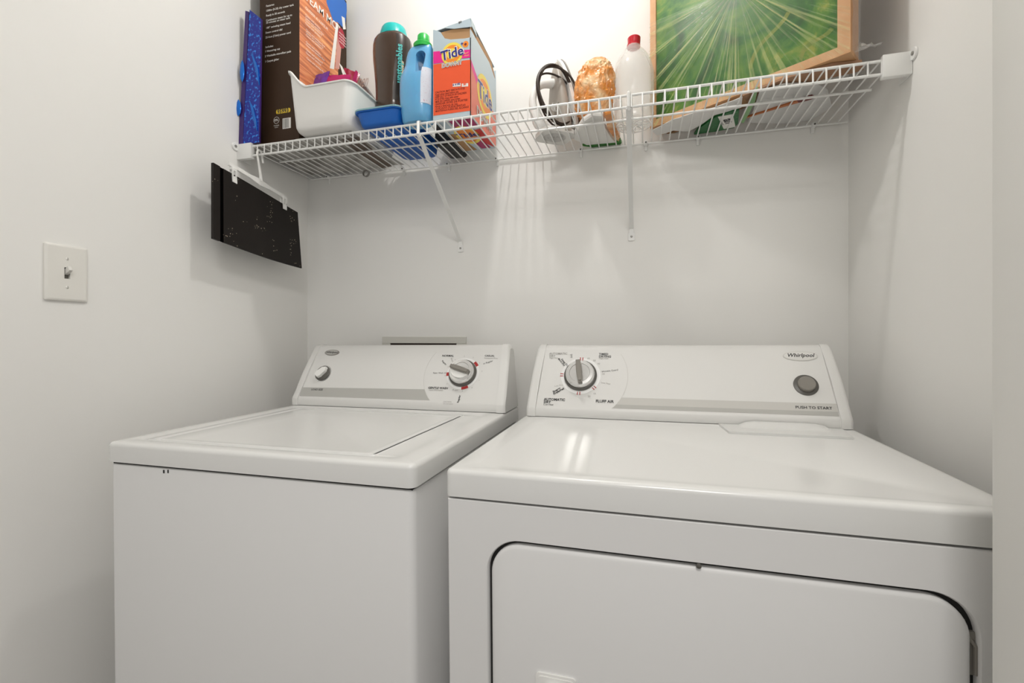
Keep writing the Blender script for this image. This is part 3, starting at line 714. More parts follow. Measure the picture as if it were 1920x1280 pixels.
# --- tall brown steam mop carton
def carton():
    y0, z1 = 1.185, 2.30
    # front pushed to the rail; keep the photographed outline
    x0, x1 = aty(486.5, 150, y0).x, aty(561, 50, y0).x
    y1 = atx(650, 100, x1).y
    t = thing('steam_mop_carton', 'tall brown carton with printed floor picture standing at the left end', 'box', ((x0 + x1) / 2, (y0 + y1) / 2, Z0))
    M = mat('brown_carton', (.046, .025, .014), .5, spec=.2)
    body = MB(); body.box((x0, y0, Z0 + .004), (x1, y1, z1), bev=.0012, seg=1, sm=False)
    Mw = mat('white_print', (.8, .78, .74), .5); My = mat('yellow_print', (.78, .55, .03), .5)
    T = frame((x0, y0, Z0), (1, 0, 0), (0, 0, 1)); P = lambda x, y: px(T, x, y)
    m = MB()
    for s, x, y in (('Features:', 499, 12), ('1500w (0-20) dry coater tank', 499, 21), ('Ready in 30 seconds', 499, 30), ('Continuous steam for up to', 499, 39), ('30 minutes on water tank', 499, 43.5), ('180° swiveling steam head', 499, 53), ('Steam control dial', 498, 62), ('25-foot (7.6m) power cord', 498, 71), ('Includes:', 498, 89), ('1 Measuring cup', 497, 97), ('2 Washable microfiber pads', 497, 106), ('1 Carpet glider', 497, 116)):
        text(m, s, .0085, P(x, y), T, 0, 0, bold=.02)
    a = P(518, 213); b = P(549, 203); m.prism(rrect(a[0], a[1] - .002, a[0] + .052, b[1] + .003, .005), .0002, .0006, 1, T)
    text(m, '95993', .017, (a[0] + .004, (a[1] + b[1]) / 2), T, 0, 2, h=.0008, bold=.03)
    c = P(518.5, 225.5)
    for r0, r1 in ((.0095, .0105),):
        for k in range(30):
            q = [(c[0] + r * math.cos(t_), c[1] + r * math.sin(t_)) for r, t_ in ((r0, k / 30 * 6.2832), (r1, k / 30 * 6.2832), (r1, (k + 1) / 30 * 6.2832), (r0, (k + 1) / 30 * 6.2832))]; m.flat(q, .0005, 0, T)
    text(m, 'ETL', .009, c, T, 0, 0, align='CENTER', bold=.03); text(m, 'Intertek', .006, (c[0], c[1] - .016), T, 0, 0, align='CENTER'); text(m, '3127021', .004, (c[0], c[1] - .022), T, 0, 0, align='CENTER')
    a = P(530, 242); 
    m.flat([(a[0], a[1]), (a[0] + .03, a[1]), (a[0] + .03, a[1] + .032), (a[0], a[1] + .032)], .0004, 0, T)
    xx = a[0] + .002
    for wd in (1, 2, 1, 1, 3, 1, 2, 1, 1, 2): m.flat([(xx, a[1] + .002), (xx + wd * .0006, a[1] + .002), (xx + wd * .0006, a[1] + .030), (xx, a[1] + .030)], .0006, 2, T); xx += wd * .0006 + .0012
    body.merge(m, 1)
    # side with the wood floor picture
    T = frame((x1, y0, Z0), (0, 1, 0), (0, 0, 1)); P = lambda x, y: px(T, x, y)
    Mf = mat('floor_picture', (.62, .20, .07), .35); nt = Mf.node_tree; bs = nt.nodes['Principled BSDF']
    tc = nt.nodes.new('ShaderNodeTexCoord'); mp = nt.nodes.new('ShaderNodeMapping'); mp.inputs['Rotation'].default_value = (math.radians(-38), 0, 0); mp.inputs['Scale'].default_value = (4, 3, 34)
    n1 = nt.nodes.new('ShaderNodeTexNoise'); n1.inputs['Scale'].default_value = 3; n1.inputs['Detail'].default_value = 6
    r = nt.nodes.new('ShaderNodeValToRGB'); cr = r.color_ramp; cr.elements[0].position = .3; cr.elements[0].color = (.25, .06, .022, 1); cr.elements[1].position = .72; cr.elements[1].color = (.85, .42, .17, 1); e = cr.elements.new(.5); e.color = (.62, .19, .07, 1)
    for a_, b_ in ((tc.outputs['Object'], mp.inputs['Vector']), (mp.outputs['Vector'], n1.inputs['Vector']), (n1.outputs['Fac'], r.inputs['Fac']), (r.outputs['Color'], bs.inputs['Base Color'])): nt.links.new(a_, b_)
    m = MB(); W = y1 - y0
    ya = P(634, 60)[0]; yb = P(647, 100)[0]
    m.flat([(.001, .05), (ya, .05), (ya, z1 - Z0 - .004), (.001, z1 - Z0 - .004)], .0003, 0, T)
    p1, p2 = P(612, 0), P(648, 90)
    m.flat([P(612, -60), P(612, 5), P(625, 40), P(633, 42), P(646, 55), P(650, 20), (W - .001, z1 - Z0 - .01)], .0006, 1, T)
    m.flat([P(630, 42), P(634, 46), P(626, 130), P(618, 128)], .0009, 2, T)      # mop handle
    m.flat([P(634, 48), P(642, 60), P(636, 130), P(628, 128)], .0008, 6, T)
    m.flat([P(640, 30), P(646, 34), P(648, 55), P(643, 55)], .0009, 2, T)
    c = P(640, 72); m.flat(ellipse(c[0], c[1], .020, .034, 24), .0011, 3, T)
    for k in range(4): text(m, 'wood floors', .008, (c[0] - .014, c[1] + .014 - k * .010), T, 0, 2, h=.0013, bold=.02)
    text(m, 'STEAM MOP', .036, P(563.5, -17), T, 0, 2, h=.0008, bold=.01)
    text(m, 'GLISSER A VAPEUR', .013, P(572, 14), T, 0, 2, h=.0008)
    for k, (x, y) in enumerate(((572, 27), (572, 32), (572, 37), (572, 43), (573, 55), (573, 60), (573, 65), (573, 78), (573, 83), (573, 92), (573, 98), (574, 108))): text(m, 'Cleans and sanitizes floors'[:20 + (k * 5) % 7], .0088, P(x, y), T, 0, 2, h=.0008)
    body.merge(m, 4); body.build('carton', [M, Mw, My, M_ink, Mf, mat('blue_print', (.02, .14, .52), .4), Mw, mat('crimson_print', (.38, .01, .03), .4), My, M_ink, mat('pink_print', (.6, .30, .25), .4)], t)
carton()

# --- white open bin
def bin_():
    # pixel driven outline of an open fronted storage bin
    zf = Z0 + .0035
    y0 = 1.118
    xl0, xr0 = aty(547, 235, y0).x, aty(650, 235, y0).x
    xlt, xrt = aty(535, 140, y0 - .006).x, aty(657, 165, y0 - .006).x
    zl = aty(540, 133, y0).z; zf_ = aty(610, 158, y0).z
    y1 = 1.400
    Zb = Z0 + .0035; t = thing('storage_bin', 'white plastic scoop front storage bin holding magenta packets', 'bin', ((xl0 + xr0) / 2, 1.28, Zb))
    nz = 12; n = 80
    def height(f):   # rim height along the outline
        return f
    ring_pts = rrect(0, 0, 1, 1, .12, 6); n = len(ring_pts) * 1
    # resample finely
    fine = []
    for i in range(len(ring_pts)):
        a, b = ring_pts[i], ring_pts[(i + 1) % len(ring_pts)]; L = math.hypot(b[0] - a[0], b[1] - a[1]); k = max(1, int(L / .05))
        for j in range(k): fine.append((a[0] + (b[0] - a[0]) * j / k, a[1] + (b[1] - a[1]) * j / k))
    n = len(fine)
    def rim(u, v):
        lo = zf_; hi = zl
        def ss(a, b, x): x = min(1, max(0, (x - a) / (b - a))); return x * x * (3 - 2 * x)
        h_front = lo + (hi - lo) * (1 - ss(.02, .34, u))          # high left corner, scoops down
        h = h_front + (hi - h_front) * ss(.7, 1., v) * .9
        return h
    def P3(u, v, s, ins=0.):   # s 0 floor .. 1 rim
        X0 = xl0 + (xlt - xl0) * s; X1 = xr0 + (xrt - xr0) * s
        Y0 = y0 + .004 - .010 * s + ins; Y1 = y1 - .014 + .012 * s - ins
        X0 += ins; X1 -= ins
        return (X0 + (X1 - X0) * u, Y0 + (Y1 - Y0) * v)
    rings = []
    for (s, ins) in ((0, .010), (.03, .003), (.08, 0), (.3, 0), (.55, 0), (.8, 0), (.965, 0), (.97, -.004), (1, -.004), (1, .001), (.96, .0028), (.5, .0028), (.09, .003), (.045, .008), (.04, .016)):
        rg = []
        for u, v in fine:
            x, y = P3(u, v, s, ins); h = rim(u, v); rg.append((x, y, Zb + (h - Zb) * s))
        rings.append(rg)
    m = MB(); vs = sum(rings, []); R_ = len(rings)
    fs = [(i * n + k, i * n + (k + 1) % n, (i + 1) * n + (k + 1) % n, (i + 1) * n + k) for i in range(R_ - 1) for k in range(n)] + [list(range(n))[::-1], [(R_ - 1) * n + k for k in range(n)]]
    m.add(vs, fs, 0, True); m.build('bin', mat('bin_plastic', (.80, .79, .765), .38), t)
    MB().flat([(xl0 + .0, y0 + .02, 0)], 0) if False else None
    # contents
    zi = Z0 + .02
    M_mag = mat('magenta_packet', (.42, .006, .11), .25, bump=(60, .6, .003)); M_vio = mat('violet_packet', (.13, .03, .30), .22, bump=(60, .6, .003)); M_blk = mat('black_packet', (.015, .014, .015), .3, bump=(60, .6, .003))
    def pouch(name, label, c, wd, hh, th, mt, rx, rz, ry_=0, group='packets in the white bin'):
        bm = bmesh.new(); bmesh.ops.create_grid(bm, x_segments=14, y_segments=14, size=.5)
        for v in bm.verts:
            x, y = v.co.x, v.co.y; e = max(0, (1 - (2 * abs(x)) ** 3)) * max(0, 1 - (2 * abs(y)) ** 3); v.co.z = e * .5 + .02
        top = bm.faces[:]; r = bmesh.ops.duplicate(bm, geom=bm.verts[:] + bm.edges[:] + bm.faces[:])
        for g_ in r['geom']:
            if isinstance(g_, bmesh.types.BMVert): g_.co.z *= -1
        bmesh.ops.remove_doubles(bm, verts=bm.verts, dist=.045) if False else None
        M_ = Matrix.Translation(Vector(c)) @ Euler((rx, ry_, rz)).to_matrix().to_4x4()
        for v in bm.verts:
            v.co = Vector((v.co.x * wd, v.co.y * hh, v.co.z * th + .004 * noise.noise(v.co * 6 + Vector(c) * 9)))
        m = MB(); m.bm(bm, 0, True, M_); o = m.build(name, mt, None, origin=c); tag(o, label, 'packet', group); return o
    c = aty(572, 160, 1.22); pouch('snack_packet', 'black and tan packet at the left corner of the white bin', (c.x + .014, 1.225, c.z - .055), .048, .13, .012, M_blk, 1.25, .35)
    c = aty(592, 150, 1.24); pouch('snack_packet', 'violet packet in the middle of the white bin', (c.x + .005, 1.245, c.z - .030), .070, .12, .014, M_vio, 1.35, -.15)
    c = aty(625, 150, 1.24); pouch('snack_packet', 'wide magenta packet at the right of the white bin', (c.x + .008, 1.238, c.z - .040), .080, .13, .016, M_mag, 1.3, .1, .06)
    c = aty(640, 140, 1.27); pouch('snack_packet', 'crimson packet standing behind the wide magenta one', (c.x + .006, 1.285, c.z - .045), .050, .15, .012, mat('crimson_packet', (.30, .004, .03), .25), 1.45, .5, .25)
    # white card rising over the rim
    p = [aty(636, 118, 1.27), aty(641, 124, 1.27), aty(662, 166, 1.26), aty(652, 170, 1.26)]
    m = MB(); m.add([q + Vector((0, d_, 0)) for d_ in (0, .0012) for q in p], [(3, 2, 1, 0), (4, 5, 6, 7), (0, 1, 5, 4), (1, 2, 6, 5), (2, 3, 7, 6), (3, 0, 4, 7)])
    tag(m.build('paper_card', mat('card_white', (.82, .80, .76), .5), None, origin=p[3]), 'narrow white paper card sticking up from the white bin', 'card')
    p = [aty(667, 131, 1.30), aty(670, 134, 1.30), aty(664, 172, 1.29), aty(654, 170, 1.29)]
    m = MB(); m.add([q + Vector((0, d_, 0)) for d_ in (0, .004) for q in p], [(3, 2, 1, 0), (4, 5, 6, 7), (0, 1, 5, 4), (1, 2, 6, 5), (2, 3, 7, 6), (3, 0, 4, 7)])
    tag(m.build('plastic_stick', M_mag, None, origin=p[3]), 'pointed magenta plastic strip sticking up behind the white bin rim', 'stick')
    # black tip with white mark
    p = [aty(537, 121, 1.19), aty(560, 124, 1.19), aty(563, 130, 1.20), aty(556, 134, 1.20)]
    m = MB(); m.add([q + Vector((0, d_, 0)) for d_ in (0, .002) for q in p], [(3, 2, 1, 0), (4, 5, 6, 7), (0, 1, 5, 4), (1, 2, 6, 5), (2, 3, 7, 6), (3, 0, 4, 7)])
    tag(m.build('paper_tag', M_blk, None, origin=p[2]), 'small black paper tag poking out over the left corner of the white bin', 'tag')
bin_()
# --- clear bag with linen lettering
def linen():
    a = Vector((aty(664, 139, 1.385).x, 1.385, 0)); b = Vector((aty(708, 190, 1.295).x, 1.295, 0)); za = aty(664, 139, 1.385).z; zb = aty(708, 190, 1.295).z; zl = Z0 + .022
    t = thing('linen_bag', 'frosted clear pouch with white script lettering standing in the right side of the white bin', 'pouch', (b.x, b.y, zl))
    T = frame((a.x, a.y, zl), b - a, (0, 0, 1)); L = (b - a).length
    m = MB(); m.prism([(0, 0), (L * .75, 0), (L * .85, .05), (L, zb - zl - .02), (L, zb - zl - .002), (L * .97, zb - zl), (L * .1, za - zl), (0, za - zl - .004)], -.003, .003, T=T); m.build('pouch', mat('frosted_film', (.30, .30, .30), .4, alpha=.85), t)
    m = MB(); text(m, 'linen', .056, (L * .10, za - zl - .034), T, -.36, 0, h=.0038, shear=.35, sx=.95, bold=.01); m.build('script_lettering', mat('white_print', (0, 0, 0)), t)
linen()

# --- blue tub
def tub():
    y0, y1 = 1.140, 1.405
    x0, x1 = aty(674, 240, y0).x, aty(745, 232, y0).x
    X0, X1 = aty(664, 212, y0 - .006).x, aty(747, 203, y0 - .006).x
    zt = aty(705, 207, y0).z
    t = thing('plastic_tub', 'blue plastic tub with clear lid between the white bin and bottles', 'container', ((x0 + x1) / 2, 1.28, Z0))
    rings = []
    for (s, ins) in ((0, .008), (.05, .002), (.15, 0), (.9, 0), (.91, -.004), (1, -.004)):
        xa, xb = x0 + (X0 - x0) * s, x1 + (X1 - x1) * s; za = Z0 + .001 + (zt - Z0) * s
        rings.append([(x, y, za) for x, y in rrect(xa + ins, y0 - .006 * s + ins, xb - ins, y1 + .004 * s - ins, .022, 6)])
    n = len(rings[0]); m = MB(); m.add(sum(rings, []), [(i * n + k, i * n + (k + 1) % n, (i + 1) * n + (k + 1) % n, (i + 1) * n + k) for i in range(5) for k in range(n)] + [list(range(n))[::-1], [5 * n + k for k in range(n)]], 0, True)
    m.build('tub', mat('blue_plastic', (.003, .09, .40), .35, vary=(3, (.004, .12, .50), .4, .6)), t)
    m = MB(); m.prism(rrect(X0 - .006, y0 - .012, X1 + .006, y1 + .006, .026, 6), zt, zt + .004); m.prism(rrect(X0 + .004, y0 - .002, X1 - .004, y1 - .004, .02, 6), zt + .004, zt + .008)
    m.build('lid', mat('teal_clear_lid', (.30, .52, .55), .15, alpha=.75), t)
    return zt + .008
ZTUB = tub()

# --- bottles
def loft(m, rings, n=40, mi=0, cap=True):
    """rings: (cx, cy, z, rx, ry, squareness)"""
    vs = []
    for cx, cy, z, rx, ry, sq in rings:
        for k in range(n):
            a = 2 * math.pi * k / n; ca, sa = math.cos(a), math.sin(a)
            vs.append((cx + rx * abs(ca) ** (2 / sq) * (1 if ca > 0 else -1), cy + ry * abs(sa) ** (2 / sq) * (1 if sa > 0 else -1), z))
    R_ = len(rings); fs = [(i * n + k, i * n + (k + 1) % n, (i + 1) * n + (k + 1) % n, (i + 1) * n + k) for i in range(R_ - 1) for k in range(n)]
    if cap: fs += [list(range(n))[::-1], [(R_ - 1) * n + k for k in range(n)]]
    m.add(vs, fs, mi, True)
def brown_bottle():
    Y = 1.262
    g = lambda y, xa, xb: (aty((xa + xb) / 2, y, Y).x, aty((xa + xb) / 2, y, Y).z, (aty(xb, y, Y).x - aty(xa, y, Y).x) / 2)
    t = thing('scent_booster_bottle', 'dark brown bottle with a teal cap standing on the blue tub', 'bottle', (g(190, 708, 768)[0], Y, ZTUB))
    rows = [(198, 709, 757), (180, 709, 758), (160, 708.5, 761), (140, 707, 764), (118, 704.5, 767), (100, 703.5, 769), (88, 704, 769), (80, 706, 767.5), (75, 710, 764), (71, 715, 760)]
    m = MB(); R_ = []
    c0 = g(*rows[0]); R_.append((c0[0], Y, ZTUB + .0003, c0[2] * .9, .030, 2.4)); R_.append((c0[0], Y, ZTUB + .005, c0[2] * .98, .034, 2.4))
    for r in rows: x, z, w_ = g(*r); R_.append((x, Y, z, w_, min(w_ * .85, .043), 2.5))
    loft(m, R_); b = m.build('bottle', mat('brown_bottle', (.055, .030, .018), .22, coat=.3, bump=(30, .25, .003)), t)
    m = MB(); x, z, w_ = g(72, 715.5, 761); x2, z2, w2 = g(55, 718.5, 758.5)
    loft(m, [(x, Y, z - .003, w_, w_, 2), (x + .0, Y, z + .004, w_, w_, 2), (x2, Y, z2 - .004, w2, w2, 2), (x2, Y, z2, w2 * .92, w2 * .92, 2), (x2, Y, z2 + .001, w2 * .6, w2 * .6, 2)]); m.build('cap', mat('teal_plastic', (.0, .42, .40), .3), t)
    # dark label wrapped on the right half, vertical lettering
    m = MB(); vs = []; nk = 10
    rr_ = R_[2:10]
    for (cx, cy, z, rx, ry_, sq) in rr_:
        for k in range(nk + 1):
            a = math.radians(-60 + 60 * k / nk); ca, sa = math.cos(a), math.sin(a)
            vs.append((cx + (rx + .0006) * abs(ca) ** (2 / sq), cy - (ry_ + .0006) * abs(sa) ** (2 / sq), z))
    m.add(vs, [(i * (nk + 1) + k, i * (nk + 1) + k + 1, (i + 1) * (nk + 1) + k + 1, (i + 1) * (nk + 1) + k) for i in range(len(rr_) - 1) for k in range(nk)], 0, True)
    cx, cy, z, rx, ry_, sq = R_[6]
    T = frame((cx + rx * .60, cy - ry_ * .99, R_[3][2]), (.80, .60, 0), (0, 0, 1))
    text(m, 'unstopables', .024, (.010, .012), T, math.pi / 2 - .02, 2, h=.0035, bold=.03); text(m, 'scent booster', .012, (.020, .012), T, math.pi / 2, 1, h=.003, bold=.03); 
    m.build('label', [mat('dark_label', (.026, .018, .013), .35), mat('pale_gold_print', (.6, .55, .4), .4), mat('teal_print', (.02, .35, .33), .4)], t)
brown_bottle()
def boolean_cut(o, cutter):
    md = o.modifiers.new('b', 'BOOLEAN'); md.operation = 'DIFFERENCE'; md.object = cutter; md.solver = 'EXACT'
    bpy.context.view_layer.update(); dg = bpy.context.evaluated_depsgraph_get()
    me = bpy.data.meshes.new_from_object(o.evaluated_get(dg)); old = o.data; o.modifiers.clear(); o.data = me; me.name = old.name
    bpy.data.objects.remove(cutter)
def blue_bottle():
    Y = 1.172
    g = lambda y, xa, xb: (aty((xa + xb) / 2, y, Y).x, aty((xa + xb) / 2, y, Y).z, (aty(xb, y, Y).x - aty(xa, y, Y).x) / 2)
    t = thing('softener_bottle', 'light blue fabric softener bottle with green cap and moulded handle', 'bottle', (g(220, 757, 810)[0], Y, Z0))
    rows = [(222, 757, 811), (205, 754.5, 811), (180, 753, 812), (160, 753, 812), (148, 754, 812), (138, 758, 812), (125, 762, 811), (110, 764, 811.5), (100, 766.5, 811.5), (94, 770, 811), (90, 775, 810)]
    R_ = []; c0 = g(*rows[0]); R_.append((c0[0], Y, Z0 + .001, c0[2] * .86, .026, 2.6)); R_.append((c0[0], Y, Z0 + .007, c0[2] * .96, .031, 2.6))
    for i, r in enumerate(rows): x, z, w_ = g(*r); R_.append((x, Y, z, w_, [.034, .036, .037, .036, .034, .030, .026, .0235, .022, .020, .017][i], 2.5))
    m = MB(); loft(m, R_)
    Mb = mat('pale_blue_plastic', (.14, .42, .70), .28, sss=.3, coat=.2); b = m.build('bottle', Mb, t)
    c1 = aty(795.5, 112, Y); c2 = aty(794, 146, Y)
    m = MB(); poly = []
    wq = .0135
    for k in range(13): a = math.pi * k / 12; poly.append((c1.x + .000 + wq * math.cos(a), c1.z + wq * .9 * math.sin(a)))
    poly += [(c2.x - .008, c2.z), (c2.x + .010, c2.z + .003)]
    T = frame((0, Y - .1, 0), (1, 0, 0), (0, 0, 1))
    m.prism(poly, -.2, .0, T=T); cut = m.build('cut', Mb); 
    boolean_cut(b, cut)
    m = MB(); x, z, w_ = g(90, 777, 809); x2, z2, w2 = g(67, 784, 804)
    zs_ = z - .004
    loft(m, [(x, Y, zs_, w_, w_, 2), (x, Y, z + .006, w_ * 1.0, w_, 2), (x, Y, z + .009, w_ * .9, w_ * .9, 2), (x2, Y, z + .012, w2 * 1.08, w2 * 1.08, 2), (x2, Y, z2 - .003, w2, w2, 2), (x2, Y, z2, w2 * .85, w2 * .85, 2)]); m.build('cap', mat('green_plastic', (.02, .42, .06), .3), t)
    # pale label patch on the front
    m = MB(); vs = []; nk = 10
    for (cx, cy, z, rx, ry_, sq) in R_[3:8]:
        for k in range(nk + 1):
            a = math.radians(-62 + 50 * k / nk); ca, sa = math.cos(a), math.sin(a)
            vs.append((cx + (rx + .0007) * abs(ca) ** (2 / sq), cy - (ry_ + .0007) * abs(sa) ** (2 / sq), z))
    m.add(vs, [(i * (nk + 1) + k, i * (nk + 1) + k + 1, (i + 1) * (nk + 1) + k + 1, (i + 1) * (nk + 1) + k) for i in range(4) for k in range(nk)], 0, True)
    m.build('label', mat('label_dots', (.62, .66, .74), .35, vary=(260, (.55, .35, .45), .6, .7)), t)
blue_bottle()

# dark pouch behind the bottle
m = MB(); m.box((-.612, 1.305, Z0), (-.548, 1.432, Z0 + .115), bev=.012, seg=3)
tag(m.build('dark_pouch', mat('black_pouch', (.02, .018, .018), .4, bump=(40, .6, .004)), None, origin=(-.58, 1.37, Z0)), 'small black pouch on the shelf behind the light blue bottle', 'pouch')
# --- detergent carton
def detergent():
    y0, y1 = 1.156, 1.449
    x0 = aty(812, 150, y0).x; x1 = aty(882.5, 150, y0).x
    zl = aty(813, 56, y0).z; zr = aty(883, 50, y0).z; zt = (zl + zr) / 2
    y1 = atx(930, 160, x1).y
    t = thing('detergent_carton', 'orange and silver laundry detergent carton with torn open lid', 'box', ((x0 + x1) / 2, (y0 + y1) / 2, Z0))
    Ms = mat('silver_carton', (.50, .60, .66), .35, metal=.1); Mk = mat('kraft_board', (.42, .24, .11), .7, bump=(80, .3, .001)); Mo = mat('orange_print', (.86, .11, .035), .38)
    Mp = mat('hot_pink_print', (.80, .02, .28), .38); My = mat('logo_yellow', (.88, .70, .10), .38); Mr = mat('logo_orange', (.90, .28, .03), .38); Mn = mat('logo_navy', (.03, .03, .22), .38); Mw = mat('white_print', (0, 0, 0)); Md = mat('dark_red_print', (.22, .02, .01), .45); Mm = mat('magenta_print', (.40, .01, .12), .4)
    th = .002; m = MB()
    # walls: front, back, left, right; floor.  front wall has a torn notch at its top right
    T = frame((x0, y0, Z0), (1, 0, 0), (0, 0, 1)); W = x1 - x0; H = zt - Z0; D_ = y1 - y0
    P = lambda x, y: px(T, x, y)
    f = [(0, 0), (W, 0), (W, P(882, 70)[1]), P(872, 72), P(845, 74), P(834, 72), P(826, 60), (.003, zl - Z0), (0, zl - Z0)]
    m.prism(f, -th, 0, 0, T)
    m.box((x0, y1 - th, Z0), (x1, y1, Z0 + H + .0), 0); m.box((x0, y0 + th, Z0), (x0 + th, y1 - th, Z0 + H)); 
    TS = frame((x1, y0, Z0), (0, 1, 0), (0, 0, 1)); PS = lambda x, y: px(TS, x, y)
    m.prism([(0, 0), (D_, 0), (D_, PS(930, 168)[1]), PS(928, 148), PS(918, 118), PS(905, 95), (0, H - .012)], -th, 0, 0, TS)
    m.box((x0 + th, y0 + th, Z0), (x1 - th, y1 - th, Z0 + .003), 0)
    body = m
    # inner kraft lining, visible along the torn edges
    m = MB(); e = .0003
    m.prism([(W * .12, H * .75), (W - .001, H * .75), (W - .001, zr - Z0 - .003), (W * .55, H - .001), (W * .2, H - .004)], -th * 2 - e, -th - e, 0, T)
    m.prism([(.002, H * .6), (D_ - .004, H * .55), (D_ - .003, PS(930, 145)[1]), PS(922, 112), PS(905, 82), (.006, H + .004)], -th * 2.2, -th - e, 0, TS)
    m.build('kraft_lining', Mk, t)
    # lid, hinged on the left, lifted to the right with a short front flap
    a = aty(840, 48, y0); b = aty(882, 34, y0 - .0); lz = b.z; 
    m = MB(); rise = (b.z - H - Z0)
    A = (x0 + .001, H + Z0 + .0005); B = (x1 - .002, b.z)
    m.add([(A[0], y0 + .002, A[1]), (B[0], y0 + .002, B[1]), (B[0], y1 - .01, B[1] - .012), (A[0], y1 - .01, A[1]), (A[0], y0 + .002, A[1] + .002), (B[0], y0 + .002, B[1] + .002), (B[0], y1 - .01, B[1] - .010), (A[0], y1 - .01, A[1] + .002)],
          [(0, 3, 2, 1), (4, 5, 6, 7), (0, 1, 5, 4), (1, 2, 6, 5), (2, 3, 7, 6), (3, 0, 4, 7)])
    q = [P(840, 49), P(881, 35), P(884, 50), P(878, 51), P(868, 52), P(852, 54), P(836, 53)]
    m.prism(q, -.0012, .0006, 0, T); text(m, '80', .009, P(860, 43.5), T, .2, 1, h=.0009, bold=.03)
    q = [(0.001, b.z - Z0), (.03, b.z - Z0 - .001), (.05, b.z - Z0 - .020), (.004, b.z - Z0 - .016)]
    m.prism(q, -.0012, .0006, 0, TS)
    m.build('lid', [Ms, M_ink], t)
    # front print
    m = MB(); h = .0004
    zo = P(850, 120)[1]; zp0 = P(820, 118)[1]; zp1 = P(820, 98)[1]
    m.flat([(.001, .012), (W - .001, .012), (W - .001, P(881, 112)[1]), (.001, P(813, 121)[1])], h, 0, T)
    m.flat([(.001, P(813, 120)[1]), P(840, 116), P(838, 97), P(825, 96), (.001, P(813, 97)[1])], h + .0002, 1, T)
    m.flat([P(866, 110), (W - .001, P(882, 108)[1]), (W - .001, P(882, 93)[1]), P(868, 94)], h + .0002, 1, T)
    c = P(848, 101); rl = (P(868, 100)[0] - P(828, 100)[0]) / 2
    m.flat(ellipse(c[0], c[1], rl, rl * .98), h + .0004, 2, T); m.flat(ellipse(c[0], c[1], rl * .80, rl * .76), h + .0006, 3, T); m.flat(ellipse(c[0], c[1], rl * .52, rl * .46), h + .0008, 2, T)
    text(m, 'Tide', .036, (c[0] + .0008, c[1] + .001), T, .12, 5, h=h + .0010, align='CENTER', bold=.055); text(m, 'Tide', .036, c, T, .12, 4, h=h + .0012, align='CENTER', bold=.02)
    text(m, 'DOWNY', .0145, P(847.5, 121), T, .03, 5, h=h + .0010, align='CENTER', bold=.08); text(m, 'DOWNY', .0145, P(847.5, 121), T, .03, 6, h=h + .0012, align='CENTER', bold=.01)
    text(m, '+', .013, P(864, 83), T, 0, 4, h=h + .0006, bold=.04)
    cc = P(873, 83); m.flat(ellipse(cc[0], cc[1], .0085, .0085, 20), h, 3, T); m.flat(ellipse(cc[0], cc[1], .0035, .0035, 20), h + .0002, 7, T)
    text(m, 'april', .0065, P(871, 100), T, 0, 2, h=h + .0006); text(m, 'fresh', .0065, P(871, 105), T, 0, 2, h=h + .0006)
    for (xa, xb) in ((849, 864), (866, 878)): m.flat([P(xa, 163), P(xb, 162), P(xb, 156), P(xa, 157)], h + .0003, 5, T)
    text(m, '4 4 HE', .0075, P(849, 160), T, .04, 4, h=h + .0005, bold=.04); text(m, '80', .0075, P(869, 159), T, .04, 0, h=h + .0005, bold=.04)
    y = 169; lines = ['CAUTION: MAY IRRITATE EYES', 'Read other label before use', 'KEEP OUT OF REACH OF CHILDREN', 'IF IN EYES rinse with water', 'MISE EN GARDE: peut irriter', 'GARDER HORS DE PORTEE', 'Rincer a fond avec de l eau', 'CUIDADO: PUEDE IRRITAR', 'MANTENGA FUERA DEL ALCANCE']
    for k, s in enumerate(lines):
        a = P(816.5, 174 + k * 4.4 - (0)); text(m, s, .0072, (a[0], a[1]), T, .0, 7, h=h + .0004, sx=(W - .012) / (len(s) * .0072 * .60), bold=.02)
    for a, b in (((814, 182), (880, 177)),): pass
    body.merge(m, 1)
    # side print
    m = MB()
    def W3(*l): return [PS(x, y) for x, y in l]
    m.flat([(.002, .004), (D_ - .002, .004), (D_ - .002, H * .42), (D_ * .5, H * .40), (.002, H * .62)], h, 0, TS)
    m.flat([(.002, H * .62), (D_ * .30, H * .50), (D_ * .2, H * .45), (.002, H * .55)], h + .0002, 1, TS)
    c = (D_ * .52, H * .44); rl = .058
    m.flat(ellipse(c[0], c[1], rl * 1.15, rl * .98), h + .0004, 2, TS); m.flat(ellipse(c[0], c[1], rl * .92, rl * .76), h + .0006, 3, TS); m.flat(ellipse(c[0], c[1], rl * .6, rl * .46), h + .0008, 2, TS)
    text(m, 'Tide', .068, c, TS, .10, 5, h=h + .0010, align='CENTER', bold=.04); text(m, 'Tide', .068, c, TS, .10, 4, h=h + .0012, align='CENTER', bold=.01)
    c = (D_ * .5, H * .14); text(m, 'DOWNY', .034, c, TS, 0, 5, h=h + .0012, align='CENTER', bold=.06); text(m, 'DOWNY', .034, c, TS, 0, 6, h=h + .0014, align='CENTER')
    body.merge(m, 9)
    # underside print, seen through the shelf wires
    TU = frame((x0, y0, Z0), (1, 0, 0), (0, -1, 0)); m = MB(); h = .0003   # z -> -z
    V = lambda u, v: (W * u, -D_ * v)
    m.flat([V(.02, .01), V(.98, .01), V(.98, .99), V(.02, .99)], h, 0, TU)
    m.flat([V(.35, .03), V(.98, .03), V(.98, .30), V(.40, .36)], h + .0002, 1, TU); m.flat([V(.55, .42), V(.98, .36), V(.98, .96), V(.70, .70)], h + .0002, 2, TU); m.flat([V(.55, .72), V(.80, .72), V(.88, .96), V(.60, .96)], h + .0003, 1, TU)
